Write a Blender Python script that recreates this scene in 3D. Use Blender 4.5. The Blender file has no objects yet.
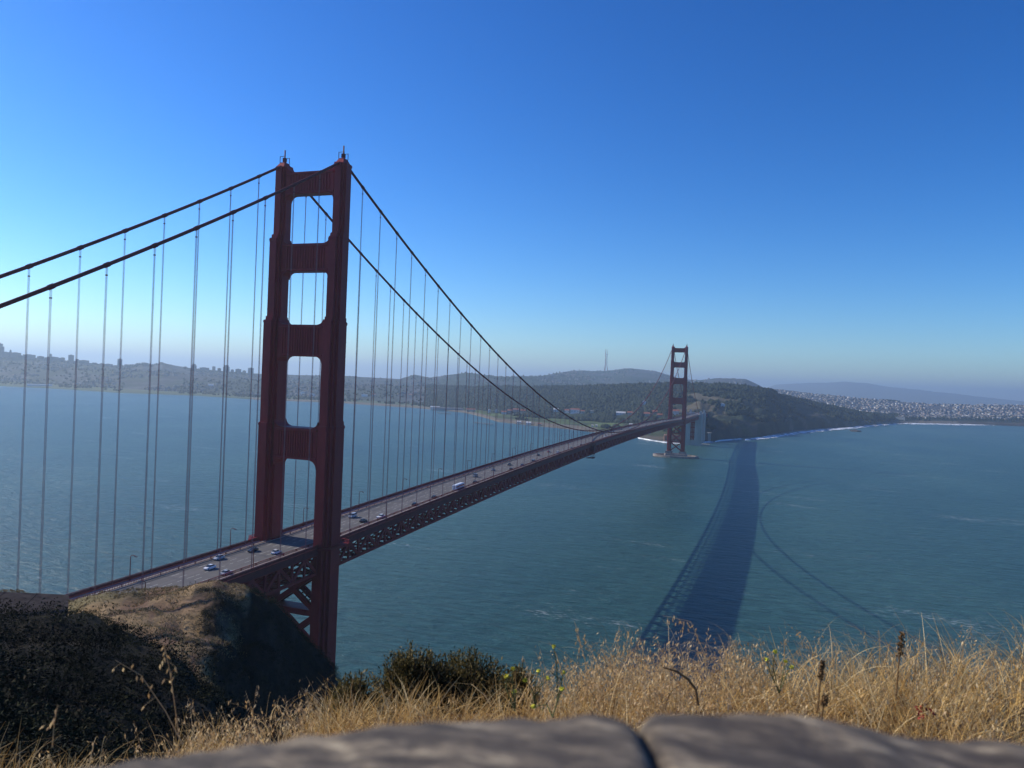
import bpy, math, random
import numpy as np
from mathutils import Vector, noise as mnoise

random.seed(7)
rng = np.random.default_rng(7)
SC = bpy.context.scene
COL = SC.collection

# ------------------------------------------------------------------ camera
CAM = np.array([174.943, -250.004, 142.905])
YAW, PITCH, ROLL, FPX = math.radians(19.27), math.radians(-0.271), math.radians(2.283), 735.314
FWD = np.array([-math.sin(YAW), math.cos(YAW), 0.0])
RGT = np.array([math.cos(YAW), math.sin(YAW), 0.0])
f3 = np.array([-math.sin(YAW)*math.cos(PITCH), math.cos(YAW)*math.cos(PITCH), math.sin(PITCH)])
u3 = np.cross(RGT, f3)
r3 = math.cos(ROLL)*RGT + math.sin(ROLL)*u3
up3 = -math.sin(ROLL)*RGT + math.cos(ROLL)*u3
cd = bpy.data.cameras.new('camera')
cam = bpy.data.objects.new('camera', cd)
COL.objects.link(cam)
from mathutils import Matrix
M4 = Matrix(((r3[0], up3[0], -f3[0], CAM[0]), (r3[1], up3[1], -f3[1], CAM[1]), (r3[2], up3[2], -f3[2], CAM[2]), (0, 0, 0, 1)))
cam.matrix_world = M4
cd.sensor_width = 36.0
cd.lens = 36.0*FPX/1024
cd.clip_start = 0.05
cd.clip_end = 200000
cd.dof.use_dof = True
cd.dof.focus_distance = 20.0
cd.dof.aperture_fstop = 4.6
SC.camera = cam

# ------------------------------------------------------------------ light
SUN_DIR = Vector((-1.8, 0.1, 1.0)).normalized()      # towards the sun
SUN_EL = math.asin(SUN_DIR.z)
SUN_AZ = math.atan2(SUN_DIR.x, SUN_DIR.y)            # clockwise from +Y
world = bpy.data.worlds.new('World')
SC.world = world
world.use_nodes = True
wn, wl = world.node_tree.nodes, world.node_tree.links
wn.clear()
sky = wn.new('ShaderNodeTexSky')
sky.sky_type = 'NISHITA'
sky.sun_disc = False
sky.sun_elevation = SUN_EL
sky.sun_rotation = SUN_AZ
sky.altitude = 150
sky.air_density = 1.0
sky.dust_density = 0.2
sky.ozone_density = 4.0
bg = wn.new('ShaderNodeBackground')
bg.inputs['Strength'].default_value = 0.086
wo = wn.new('ShaderNodeOutputWorld')
hs = wn.new('ShaderNodeHueSaturation')
hs.inputs['Saturation'].default_value = 1.32
tintn = wn.new('ShaderNodeMix'); tintn.data_type = 'RGBA'; tintn.blend_type = 'MULTIPLY'
tintn.inputs[0].default_value = 1.0
tintn.inputs[7].default_value = (.84, .93, 1.035, 1)
wl.new(sky.outputs[0], hs.inputs['Color'])
wl.new(hs.outputs[0], tintn.inputs[6])
gm = wn.new('ShaderNodeGamma'); gm.inputs[1].default_value = 1.28
wl.new(tintn.outputs[2], gm.inputs[0])
wl.new(gm.outputs[0], bg.inputs[0])
wl.new(bg.outputs[0], wo.inputs[0])
sd = bpy.data.lights.new('sun', 'SUN')
sd.energy = 5.0
sd.angle = math.radians(0.5)
sd.color = (1.0, 0.91, 0.78)
sun = bpy.data.objects.new('sun', sd)
sun.rotation_euler = (-SUN_DIR).to_track_quat('-Z', 'Y').to_euler()
COL.objects.link(sun)
vs = SC.view_settings
vs.view_transform = 'Standard'
vs.look = 'None'
vs.gamma = 1.0
vs.use_curve_mapping = False
vs.exposure = 0.15
try:
    SC.cycles.volume_bounces = 0
    SC.cycles.max_bounces = 5
    SC.cycles.transparent_max_bounces = 8
except Exception:
    pass

# ------------------------------------------------------------------ helpers
def hor(px):                      # image row of the horizon at a column
    return 380.5 + (px-512)*0.0399

def at(px, py, d):                # world point seen at px,py at forward distance d
    a = (px-512)/FPX*d
    z = CAM[2] - (py-hor(px))/FPX*d
    q = CAM + FWD*d + RGT*a
    return np.array([q[0], q[1], z])

def to_px(P):
    v = np.asarray(P, float)-CAM
    z = v@f3
    return 512+FPX*(v@r3)/z, 384-FPX*(v@up3)/z

class MB:
    def __init__(s):
        s.v, s.f, s.m, s.n = [], [], [], 0
    def add(s, V, F, mi=0):
        V = np.asarray(V, float).reshape(-1, 3)
        s.v.append(V)
        for f in F:
            s.f.append(tuple(int(i)+s.n for i in f))
            s.m.append(mi)
        s.n += len(V)
        return s
    def box(s, x0, x1, y0, y1, z0, z1, mi=0):
        V = [(x0,y0,z0),(x1,y0,z0),(x1,y1,z0),(x0,y1,z0),(x0,y0,z1),(x1,y0,z1),(x1,y1,z1),(x0,y1,z1)]
        return s.add(V, [(3,2,1,0),(4,5,6,7),(0,1,5,4),(1,2,6,5),(2,3,7,6),(3,0,4,7)], mi)
    def beam(s, p, q, w, h=None, mi=0):
        p, q = Vector(p), Vector(q)
        h = h or w
        d = (q-p).normalized()
        up = Vector((0,0,1)) if abs(d.z) < .95 else Vector((0,1,0))
        a = d.cross(up).normalized()*(w/2)
        b = a.normalized().cross(d).normalized()*(h/2)
        V = [p-a-b, p+a-b, p+a+b, p-a+b, q-a-b, q+a-b, q+a+b, q-a+b]
        return s.add([tuple(v) for v in V], [(3,2,1,0),(4,5,6,7),(0,1,5,4),(1,2,6,5),(2,3,7,6),(3,0,4,7)], mi)
    def tube(s, pts, r, n=8, mi=0):
        pts = [Vector(p) for p in pts]
        rr = r if hasattr(r, '__len__') else [r]*len(pts)
        V, F = [], []
        for i, p in enumerate(pts):
            d = (pts[min(i+1, len(pts)-1)]-pts[max(i-1, 0)]).normalized()
            up = Vector((0,0,1)) if abs(d.z) < .97 else Vector((1,0,0))
            a = d.cross(up).normalized(); b = a.cross(d)
            for k in range(n):
                t = 2*math.pi*k/n
                V.append(tuple(p+(a*math.cos(t)+b*math.sin(t))*rr[i]))
        for i in range(len(pts)-1):
            for k in range(n):
                F.append((i*n+k, i*n+(k+1)%n, (i+1)*n+(k+1)%n, (i+1)*n+k))
        F.append(tuple(range(n-1, -1, -1)))
        F.append(tuple((len(pts)-1)*n+k for k in range(n)))
        return s.add(V, F, mi)
    def prism(s, pts, z0, z1, mi=0, top=None):      # xy polygon extruded in z
        n = len(pts)
        tp = top or pts
        V = [(x, y, z0) for x, y in pts]+[(x, y, z1) for x, y in tp]
        F = [tuple(range(n-1, -1, -1)), tuple(range(n, 2*n))]+[(i, (i+1) % n, n+(i+1) % n, n+i) for i in range(n)]
        return s.add(V, F, mi)
    def slab(s, pts, y0, y1, mi=0):                 # xz polygon extruded in y
        n = len(pts)
        V = [(x, y0, z) for x, z in pts]+[(x, y1, z) for x, z in pts]
        F = [tuple(range(n)), tuple(range(2*n-1, n-1, -1))]+[(n+i, n+(i+1) % n, (i+1) % n, i) for i in range(n)]
        return s.add(V, F, mi)
    def build(s, name, mats, parent=None, smooth=False, loc=None):
        me = bpy.data.meshes.new(name)
        V = np.concatenate(s.v) if s.v else np.zeros((0, 3))
        if loc is not None: V = V-np.array(loc)
        me.from_pydata(V.tolist(), [], s.f)
        for m in (mats if isinstance(mats, (list, tuple)) else [mats]):
            me.materials.append(m)
        if any(s.m): me.polygons.foreach_set('material_index', s.m)
        if smooth: me.polygons.foreach_set('use_smooth', [True]*len(me.polygons))
        me.update()
        o = bpy.data.objects.new(name, me)
        COL.objects.link(o)
        if parent: o.parent = parent
        if loc is not None: o.location = tuple(loc)
        return o

def fastmesh(name, V, F, mats, parent=None, smooth=False, matidx=None):
    """V (n,3), F (m,k) array with constant k"""
    me = bpy.data.meshes.new(name)
    V = np.asarray(V, np.float32); F = np.asarray(F, np.int32)
    k = F.shape[1]
    me.vertices.add(len(V)); me.vertices.foreach_set('co', V.ravel())
    me.loops.add(F.size); me.loops.foreach_set('vertex_index', F.ravel())
    me.polygons.add(len(F)); me.polygons.foreach_set('loop_start', np.arange(0, F.size, k, dtype=np.int32))
    me.polygons.foreach_set('loop_total', np.full(len(F), k, np.int32))
    for m in (mats if isinstance(mats, (list, tuple)) else [mats]): me.materials.append(m)
    if matidx is not None: me.polygons.foreach_set('material_index', np.asarray(matidx, np.int32))
    if smooth: me.polygons.foreach_set('use_smooth', np.ones(len(F), bool))
    me.update(calc_edges=True)
    me.validate()
    o = bpy.data.objects.new(name, me)
    COL.objects.link(o)
    if parent: o.parent = parent
    return o

def empty(name, loc=(0, 0, 0), rz=0, parent=None):
    o = bpy.data.objects.new(name, None)
    o.location = tuple(loc); o.rotation_euler = (0, 0, rz)
    COL.objects.link(o)
    if parent: o.parent = parent
    return o

def tag(o, label=None, cat=None, group=None, kind=None):
    if label: o['label'] = label
    if cat: o['category'] = cat
    if group: o['group'] = group
    if kind: o['kind'] = kind
    return o

def copy_tree(o, parent=None):
    c = o.copy(); COL.objects.link(c); c.parent = parent
    for ch in list(o.children): copy_tree(ch, c)
    return c

def noise2(x, y, sc, seed=0.0, octv=3):
    x = np.asarray(x, float); y = np.asarray(y, float)
    out = np.zeros(x.shape)
    fl = out.ravel(); xf = x.ravel(); yf = y.ravel()
    for i in range(fl.size):
        fl[i] = mnoise.fractal((xf[i]/sc+seed, yf[i]/sc-seed, seed*1.7), 1.0, 2.0, octv)
    return fl.reshape(x.shape)

# ------------------------------------------------------------------ materials
def nodes_of(name):
    m = bpy.data.materials.new(name)
    m.use_nodes = True
    nt = m.node_tree
    return m, nt.nodes, nt.links, nt.nodes['Principled BSDF']

def mat(name, c1, c2=None, scale=1.0, rough=.8, bump=0.0, bscale=None, metallic=0.0, c3=None, detail=6, stretch=(1,1,1), spec=.3, bdist=.1):
    m, n, l, b = nodes_of(name)
    b.inputs['Roughness'].default_value = rough
    b.inputs['Metallic'].default_value = metallic
    b.inputs['Specular IOR Level'].default_value = spec
    c2 = c2 or tuple(min(1, c*1.35) for c in c1)
    tc = n.new('ShaderNodeTexCoord'); mp = n.new('ShaderNodeMapping')
    mp.inputs['Scale'].default_value = stretch
    l.new(tc.outputs['Object'], mp.inputs[0])
    t = n.new('ShaderNodeTexNoise'); t.inputs['Scale'].default_value = scale; t.inputs['Detail'].default_value = detail
    t.inputs['Roughness'].default_value = .65
    l.new(mp.outputs[0], t.inputs['Vector'])
    r = n.new('ShaderNodeValToRGB')
    r.color_ramp.elements[0].position = .32; r.color_ramp.elements[1].position = .68
    r.color_ramp.elements[0].color = (*c1, 1); r.color_ramp.elements[1].color = (*c2, 1)
    if c3:
        e = r.color_ramp.elements.new(.5); e.color = (*c3, 1)
    l.new(t.outputs['Fac'], r.inputs[0]); l.new(r.outputs[0], b.inputs['Base Color'])
    if bump:
        t2 = n.new('ShaderNodeTexNoise'); t2.inputs['Scale'].default_value = bscale or scale*4; t2.inputs['Detail'].default_value = 8
        l.new(mp.outputs[0], t2.inputs['Vector'])
        bp = n.new('ShaderNodeBump'); bp.inputs['Strength'].default_value = bump; bp.inputs['Distance'].default_value = bdist
        l.new(t2.outputs['Fac'], bp.inputs['Height']); l.new(bp.outputs[0], b.inputs['Normal'])
    return m

def island_mat(name, cols, rough=.8, trans=0.0, noise_mix=None):
    """random colour per loose island (blade, leaf, clump)"""
    m, n, l, b = nodes_of(name)
    b.inputs['Roughness'].default_value = rough
    b.inputs['Specular IOR Level'].default_value = .15
    g = n.new('ShaderNodeNewGeometry')
    r = n.new('ShaderNodeValToRGB'); r.color_ramp.interpolation = 'LINEAR'
    els = r.color_ramp.elements
    for i, c in enumerate(cols):
        p = i/(len(cols)-1)
        e = els[0] if i == 0 else (els[len(els)-1] if i == len(cols)-1 else els.new(p))
        e.position = p; e.color = (*c, 1)
    l.new(g.outputs['Random Per Island'], r.inputs[0])
    l.new(r.outputs[0], b.inputs['Base Color'])
    if trans:
        tr = n.new('ShaderNodeBsdfTranslucent'); mx = n.new('ShaderNodeMixShader'); mx.inputs[0].default_value = trans
        l.new(r.outputs[0], tr.inputs[0])
        out = n['Material Output']
        l.new(b.outputs[0], mx.inputs[1]); l.new(tr.outputs[0], mx.inputs[2]); l.new(mx.outputs[0], out.inputs[0])
    return m

def attr_mat(name, rough=.9, var=.35, scale=.01, bump=0.0):
    """colour from the mesh's own 'tint' attribute, broken up by noise"""
    m, n, l, b = nodes_of(name)
    b.inputs['Roughness'].default_value = rough
    b.inputs['Specular IOR Level'].default_value = .1
    a = n.new('ShaderNodeAttribute'); a.attribute_name = 'tint'
    tc = n.new('ShaderNodeTexCoord')
    t = n.new('ShaderNodeTexNoise'); t.inputs['Scale'].default_value = scale; t.inputs['Detail'].default_value = 10; t.inputs['Roughness'].default_value = .7
    l.new(tc.outputs['Object'], t.inputs['Vector'])
    mr = n.new('ShaderNodeMapRange'); mr.inputs['From Min'].default_value = .3; mr.inputs['From Max'].default_value = .7
    mr.inputs['To Min'].default_value = 1-var; mr.inputs['To Max'].default_value = 1+var
    l.new(t.outputs['Fac'], mr.inputs['Value'])
    mx = n.new('ShaderNodeVectorMath'); mx.operation = 'SCALE'
    l.new(a.outputs['Color'], mx.inputs[0]); l.new(mr.outputs[0], mx.inputs['Scale'])
    l.new(mx.outputs[0], b.inputs['Base Color'])
    if bump:
        bp = n.new('ShaderNodeBump'); bp.inputs['Strength'].default_value = .8; bp.inputs['Distance'].default_value = bump
        l.new(t.outputs['Fac'], bp.inputs['Height']); l.new(bp.outputs[0], b.inputs['Normal'])
    return m

M = {}
M['orange'] = mat('orange_paint', (.26,.013,.015), (.37,.022,.021), scale=.25, rough=.55, bump=.25, bscale=.8, c3=(.30,.016,.017), stretch=(1,1,.35), spec=.3)
M['orange_dark'] = mat('cable_paint', (.13,.014,.014), (.19,.022,.020), scale=.4, rough=.6)
M['rope'] = mat('rope_paint', (.30,.12,.12), (.38,.16,.15), scale=.6, rough=.6)
M['asphalt'] = mat('asphalt', (.085,.08,.082), (.14,.13,.13), scale=.12, rough=.92, stretch=(3,.25,1), c3=(.11,.105,.105))
def lane_lines(m):
    n, l = m.node_tree.nodes, m.node_tree.links
    b = n['Principled BSDF']; src = b.inputs['Base Color'].links[0].from_socket
    tc = n.new('ShaderNodeTexCoord'); sp = n.new('ShaderNodeSeparateXYZ'); l.new(tc.outputs['Object'], sp.inputs[0])
    def mth(op, a, v=None, v2=None):
        q = n.new('ShaderNodeMath'); q.operation = op
        l.new(a, q.inputs[0])
        if v is not None:
            if hasattr(v, 'links'): l.new(v, q.inputs[1])
            else: q.inputs[1].default_value = v
        return q.outputs[0]
    pp = mth('PINGPONG', sp.outputs[0], 1.55)
    on_x = mth('LESS_THAN', pp, .1)
    fr = mth('FRACT', mth('DIVIDE', sp.outputs[1], 12.0))
    on_y = mth('LESS_THAN', fr, .27)
    mid = mth('LESS_THAN', mth('ABSOLUTE', sp.outputs[0]), .3)
    fy = mth('LESS_THAN', mth('FRACT', mth('DIVIDE', sp.outputs[1], 4.0)), .45)
    both = mth('MULTIPLY', on_x, mth('MAXIMUM', on_y, mth('MULTIPLY', mid, fy)))
    mx = n.new('ShaderNodeMix'); mx.data_type = 'RGBA'; mx.inputs[7].default_value = (.42,.41,.39,1)
    l.new(both, mx.inputs[0]); l.new(src, mx.inputs[6]); l.new(mx.outputs[2], b.inputs['Base Color'])
lane_lines(M['asphalt'])
M['sidewalk'] = mat('sidewalk_concrete', (.30,.27,.25), (.42,.38,.35), scale=.3, rough=.9)
M['line'] = mat('lane_paint', (.55,.54,.5), (.7,.69,.66), scale=.5, rough=.8)
M['concrete'] = mat('concrete', (.36,.34,.31), (.52,.49,.45), scale=.08, rough=.9, bump=.3, stretch=(1,1,.3))
M['pier'] = mat('pier_concrete', (.17,.14,.13), (.30,.26,.23), scale=.1, rough=.9, stretch=(1,1,.3))
M['brick'] = mat('fort_brick', (.20,.10,.07), (.30,.16,.11), scale=.2, rough=.9)
M['steel'] = mat('galvanised_steel', (.20,.17,.16), (.30,.27,.26), scale=2, rough=.5, metallic=.3)
M['glass'] = mat('dark_glass', (.02,.025,.03), (.04,.045,.05), scale=2, rough=.1, spec=.8)
M['rubber'] = mat('rubber', (.02,.02,.02), (.03,.03,.03), scale=5, rough=.8)
M['lampglass'] = mat('lamp_glass', (.5,.45,.35), (.6,.55,.45), scale=5, rough=.3)

# ------------------------------------------------------------------ sea
def make_water():
    m, n, l, b = nodes_of('sea_water')
    tc = n.new('ShaderNodeTexCoord')
    # slow colour patches: silt and depth
    t1 = n.new('ShaderNodeTexNoise'); t1.inputs['Scale'].default_value = .0035; t1.inputs['Detail'].default_value = 6
    mp = n.new('ShaderNodeMapping'); mp.inputs['Scale'].default_value = (1, .55, 1); mp.inputs['Rotation'].default_value = (0, 0, .5)
    l.new(tc.outputs['Object'], mp.inputs[0]); l.new(mp.outputs[0], t1.inputs['Vector'])
    r1 = n.new('ShaderNodeValToRGB')
    r1.color_ramp.elements[0].position = .3; r1.color_ramp.elements[0].color = (.018,.066,.072,1)
    r1.color_ramp.elements[1].position = .72; r1.color_ramp.elements[1].color = (.046,.112,.098,1)
    l.new(t1.outputs['Fac'], r1.inputs[0])
    # whitecaps : small thresholded noise inside loose streaks
    t2 = n.new('ShaderNodeTexNoise'); t2.inputs['Scale'].default_value = .34; t2.inputs['Detail'].default_value = 8; t2.inputs['Roughness'].default_value = .7
    mp2 = n.new('ShaderNodeMapping'); mp2.inputs['Scale'].default_value = (.45, 1.3, 1); mp2.inputs['Rotation'].default_value = (0, 0, -.3)
    l.new(tc.outputs['Object'], mp2.inputs[0]); l.new(mp2.outputs[0], t2.inputs['Vector'])
    t3 = n.new('ShaderNodeTexNoise'); t3.inputs['Scale'].default_value = .014; t3.inputs['Detail'].default_value = 5
    l.new(mp2.outputs[0], t3.inputs['Vector'])
    ad = n.new('ShaderNodeMath'); ad.operation = 'ADD'
    l.new(t2.outputs['Fac'], ad.inputs[0]); l.new(t3.outputs['Fac'], ad.inputs[1])
    fr = n.new('ShaderNodeMapRange'); fr.inputs['From Min'].default_value = 1.19; fr.inputs['From Max'].default_value = 1.34; fr.inputs['To Max'].default_value = .75
    l.new(ad.outputs[0], fr.inputs['Value'])
    mx = n.new('ShaderNodeMix'); mx.data_type = 'RGBA'
    mx.inputs[7].default_value = (.55,.6,.6,1)
    t4 = n.new('ShaderNodeTexNoise'); t4.inputs['Scale'].default_value = .16; t4.inputs['Detail'].default_value = 9; t4.inputs['Roughness'].default_value = .78  # ripple light and shade of crests and troughs, painted into the base colour
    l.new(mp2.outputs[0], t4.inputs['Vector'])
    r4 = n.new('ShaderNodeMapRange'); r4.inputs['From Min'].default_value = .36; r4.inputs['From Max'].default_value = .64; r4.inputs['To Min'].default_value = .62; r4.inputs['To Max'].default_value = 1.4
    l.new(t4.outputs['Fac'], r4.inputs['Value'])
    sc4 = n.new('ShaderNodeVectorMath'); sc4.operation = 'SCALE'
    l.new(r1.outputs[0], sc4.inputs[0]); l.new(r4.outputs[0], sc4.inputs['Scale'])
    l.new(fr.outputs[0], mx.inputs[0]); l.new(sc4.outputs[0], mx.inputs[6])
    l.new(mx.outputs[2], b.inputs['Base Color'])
    # waves
    w1 = n.new('ShaderNodeTexNoise'); w1.inputs['Scale'].default_value = .11; w1.inputs['Detail'].default_value = 6; w1.inputs['Roughness'].default_value = .62
    w1.inputs['Distortion'].default_value = .3
    l.new(mp2.outputs[0], w1.inputs['Vector'])
    w2 = n.new('ShaderNodeTexNoise'); w2.inputs['Scale'].default_value = .03; w2.inputs['Detail'].default_value = 3
    l.new(mp2.outputs[0], w2.inputs['Vector'])
    w0 = n.new('ShaderNodeTexNoise'); w0.inputs['Scale'].default_value = .55; w0.inputs['Detail'].default_value = 4; w0.inputs['Roughness'].default_value = .7
    l.new(mp2.outputs[0], w0.inputs['Vector'])
    b0 = n.new('ShaderNodeBump'); b0.inputs['Strength'].default_value = 1.0; b0.inputs['Distance'].default_value = .7
    l.new(w0.outputs['Fac'], b0.inputs['Height'])
    b1 = n.new('ShaderNodeBump'); b1.inputs['Strength'].default_value = 1.0; b1.inputs['Distance'].default_value = 2.8
    l.new(w1.outputs['Fac'], b1.inputs['Height']); l.new(b0.outputs[0], b1.inputs['Normal'])
    b2 = n.new('ShaderNodeBump'); b2.inputs['Strength'].default_value = .6; b2.inputs['Distance'].default_value = 3.0
    l.new(w2.outputs['Fac'], b2.inputs['Height']); l.new(b1.outputs[0], b2.inputs['Normal'])
    l.new(b2.outputs[0], b.inputs['Normal'])
    b.inputs['Roughness'].default_value = .28
    b.inputs['IOR'].default_value = 1.33
    b.inputs['Specular IOR Level'].default_value = .17
    return m
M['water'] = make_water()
S = 42000
sea = MB()
g = 14
xs = np.linspace(-S, S, g+1)
for i in range(g):
    for j in range(g):
        sea.add([(xs[i], xs[j], 0), (xs[i+1], xs[j], 0), (xs[i+1], xs[j+1], 0), (xs[i], xs[j+1], 0)], [(0, 1, 2, 3)])
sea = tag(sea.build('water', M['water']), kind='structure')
hz = MB().box(-S-500, S+500, -S-500, S+500, -60, 640)
mh = bpy.data.materials.new('haze_air'); mh.use_nodes = True
hn, hl = mh.node_tree.nodes, mh.node_tree.links
hn.clear()
pv = hn.new('ShaderNodeVolumePrincipled'); ho = hn.new('ShaderNodeOutputMaterial')
pv.inputs['Color'].default_value = (.60, .80, 1, 1)
pv.inputs['Density'].default_value = 0.00008
pv.inputs['Anisotropy'].default_value = .35
hl.new(pv.outputs[0], ho.inputs['Volume'])
haze = tag(hz.build('haze', mh), kind='stuff')

# ------------------------------------------------------------------ far shore
def smooth(t): return t*t*(3-2*t)
COLS = [  # px, shore r, z just inland, F(r,z), A(r,v), V(r,z), B(r,v)      v > 200 : image row, else metres
 (-900,6500, 4,(6900,15),(7400, 60),(7900,50),(8800,90)),
 (-300,5600, 4,(6000,20),(6500, 70),(7000,60),(7600,120)),
 (0,   4950, 4,(5400,20),(5900,362),(6200,70),(6800,355)),
 (60,  4650, 4,(5100,15),(5700,366),(6000,70),(6600,360)),
 (120, 4250, 4,(4700,10),(5400,371),(5800,60),(6400,366)),
 (143, 4210, 4,(4600,10),(5300,371.5),(5750,60),(6350,362.8)),
 (152, 4200, 4,(4560,10),(5250,372),(5720,60),(6350,365)),
 (162, 4180, 4,(4500,10),(5200,372),(5700,60),(6300,362.6)),
 (178, 4150, 4,(4500,10),(5150,373),(5700,60),(6300,366.4)),
 (200, 4100, 4,(4500, 8),(5100,375),(5700,50),(6300,369)),
 (260, 3760, 4,(4300, 6),(5000,381),(5600,40),(6200,374)),
 (345, 3650, 4,(4100, 6),(4700,385),(5500,40),(6200,376)),
 (400, 3430, 4,(3900, 6),(4600,386),(5500,40),(6200,379)),
 (414, 3400, 4,(3850, 6),(4600,386),(5600,40),(6500,374.5)),
 (430, 3300, 4,(3700, 8),(4500,386),(5600,40),(6500,377.5)),
 (465, 3100, 4,(3500, 8),(4300,387),(5600,50),(6500,372.5)),
 (500, 2500, 4,(3000, 8),(4100,388),(5500,50),(6500,377)),
 (540, 2350, 4,(2850, 8),(3900,388),(5500,60),(6800,376)),
 (575, 2250, 4,(2700,10),(3800,386.5),(5500,60),(8500,370.5)),
 (605, 2150, 4,(2600,12),(3700,385.5),(5500,60),(9000,371)),
 (630, 2100, 4,(2500,18),(3600,385),(5500,60),(9000,368)),
 (655, 2000, 4,(2400,30),(3500,384.5),(5500,60),(9000,371)),
 (680, 1935,10,(2200,48),(3400,384.5),(5000,70),(8500,379)),
 (700, 1960,26,(2250,52),(3300,385),(5000,70),(8000,380)),
 (720, 2080,34,(2400,62),(3200,386),(4600,80),(7500,378)),
 (745, 2280,40,(2550,68),(3200,388),(4600,80),(7000,378.5)),
 (765, 2420,40,(2700,64),(3300,391),(4500,60),(7000,388)),
 (800, 2970,36,(3200,54),(3700,400),(4400,40),(7000,392)),
 (850, 3500,22,(3700,34),(4100,412),(4600,35),(7000,397.5)),
 (885, 4000, 4,(4150,20),(4600,415),(4900,30),(7000,400.5)),
 (920, 4550, 4,(4750,15),(5000,418),(5200,25),(7000,403.5)),
 (1024,5050,12,(5250,20),(5500,418),(5600,28),(7000,405.5)),
 (1150,5300,14,(5500,20),(5800, 25),(5900,28),(7000,70)),
 (1900,7500, 4,(7700,10),(7800, 15),(7900,15),(8500,20)),
]
def radial(px, r, v):
    c = 1/math.sqrt(1+((px-512)/FPX)**2)
    return CAM[2]-(v-hor(px))/FPX*r*c if v > 200 else v
colx, colR, colZ = [], [], []
for (px, r0, z1, Fp, A, V_, B) in COLS:
    rs = [r0-150, r0, r0+45, Fp[0], A[0], V_[0], B[0], B[0]+1500, B[0]+4500]
    zz = [-14, 0, z1, radial(px, *Fp), radial(px, *A), radial(px, *V_), radial(px, *B), radial(px, *B)*.35, -5]
    colx.append(px); colR.append(rs); colZ.append(zz)
colR, colZ = np.array(colR, float), np.array(colZ, float)
def column(px):
    return np.array([np.interp(px, colx, colR[:, k]) for k in range(9)]), np.array([np.interp(px, colx, colZ[:, k]) for k in range(9)])
def far_height(px, r):
    R_, Z_ = column(px)
    return float(np.interp(r, R_, Z_))
pxs = np.concatenate([np.linspace(-900, -40, 60, endpoint=False), np.arange(-40, 1065, 2.0), np.linspace(1065, 1900, 50)])
seg = [3, 3, 10, 22, 10, 24, 8, 6]
tt = np.concatenate([np.linspace(k, k+1, s, endpoint=False) for k, s in enumerate(seg)]+[[8]])
GR = np.zeros((len(pxs), len(tt))); GZ = GR.copy()
for i, px in enumerate(pxs):
    R_, Z_ = column(px)
    GR[i] = np.interp(tt, range(9), R_)
    z = np.interp(tt, range(9), Z_)
    GZ[i] = z
GPX = np.repeat(pxs[:, None], len(tt), 1)
th = np.arctan((GPX-512)/FPX)
GX = CAM[0]+GR*(np.cos(th)*FWD[0]+np.sin(th)*RGT[0]); GY = CAM[1]+GR*(np.cos(th)*FWD[1]+np.sin(th)*RGT[1])
shore_w = noise2(GX, GY, 160, 3.1, 3)
nz = noise2(GX, GY, 420, 5.3, 5); nz2 = noise2(GX, GY, 90, 9.3, 4)
T = np.repeat(tt[None, :], len(pxs), 0)
inland = np.clip((T-1)/1.0, 0, 1)
relief = np.clip((GZ-2)/40, 0, 1)*inland
edge = np.clip(np.abs(T-6)*1.2, .25, 1)
GZ = GZ+relief*(nz*11*edge+nz2*5)*np.where(GPX < 420, .45, 1)
bl = ((GPX > 670) & (GPX < 880))
gully = np.abs(noise2(GX, GY, 130, 21.7, 3))
GZ = np.where(bl & (T > 1.2) & (T < 4), GZ-(.25-gully)*34*np.clip(T-1.2, 0, 1)*np.clip(4-T, 0, 1), GZ)
idx = np.arange(GX.size).reshape(GX.shape)
V = np.stack([GX, GY, GZ], -1).reshape(-1, 3)
F = np.stack([idx[:-1, :-1], idx[1:, :-1], idx[1:, 1:], idx[:-1, 1:]], -1).reshape(-1, 4)
forest = np.array((.022,.034,.020)); lawn = np.array((.085,.115,.035)); sand = np.array((.20,.17,.125)); city = np.array((.075,.078,.085))
scrub = np.array((.03,.038,.02)); tan = np.array((.11,.095,.06)); rock = np.array((.065,.055,.04))
tint = np.zeros((GX.size, 3))
P_, T_, N_, N2_ = GPX.ravel(), T.ravel(), nz.ravel(), nz2.ravel()
for k in range(GX.size):
    p, t, a, b_ = P_[k], T_[k], N_[k], N2_[k]
    if p < 440:
        c = sand*.8 if t < 2.3 and p > 250 else (lawn*.7+city*.4 if t < 3 else city*(.8+.5*b_))
        if t >= 3 and a > .05: c = c*.4+forest*.9
    elif p < 670:
        if t < (2.25 if p < 600 else 2.03): c = sand*(.8 if p < 600 else .5)
        elif t < 3: c = lawn*(1+.5*b_) if (b_ > -.15 and p < 625) else scrub*1.5
        elif t < 5: c = forest
        else: c = forest*1.4 if a > -.1 else city*.6+forest*.5
    elif p < 760:
        if t < 3: c = scrub*(1.2+1.5*b_) if a+b_*.6 > -.25 else rock
        elif t < 3.6: c = tan if b_+a > 0.06 else scrub
        elif t < 5: c = forest
        else: c = forest*1.2 if a > .1 else city*.7
    elif p < 880:
        c = (rock*1.6 if b_ > .2 else scrub*(1.1+b_)) if t < 3 else (forest if t < 4.6 else city*.8)
        if 5.0 < t < 5.2: c = forest
    else:
        c = (sand*.75 if p < 960 else rock) if t < 2.6 else (forest if t < 4.2 else city*.85)
    tint[k] = c
def color_attr(o, tint):
    ca = o.data.color_attributes.new('tint', 'FLOAT_COLOR', 'POINT')
    ca.data.foreach_set('color', np.concatenate([np.clip(tint, 0, 1), np.ones((len(tint), 1))], 1).astype(np.float32).ravel())
far = fastmesh('far_shore_hills', V, F, attr_mat('far_land', var=.4, scale=.02, bump=3.0), smooth=False)
color_attr(far, tint)
tag(far, kind='structure')

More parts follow.
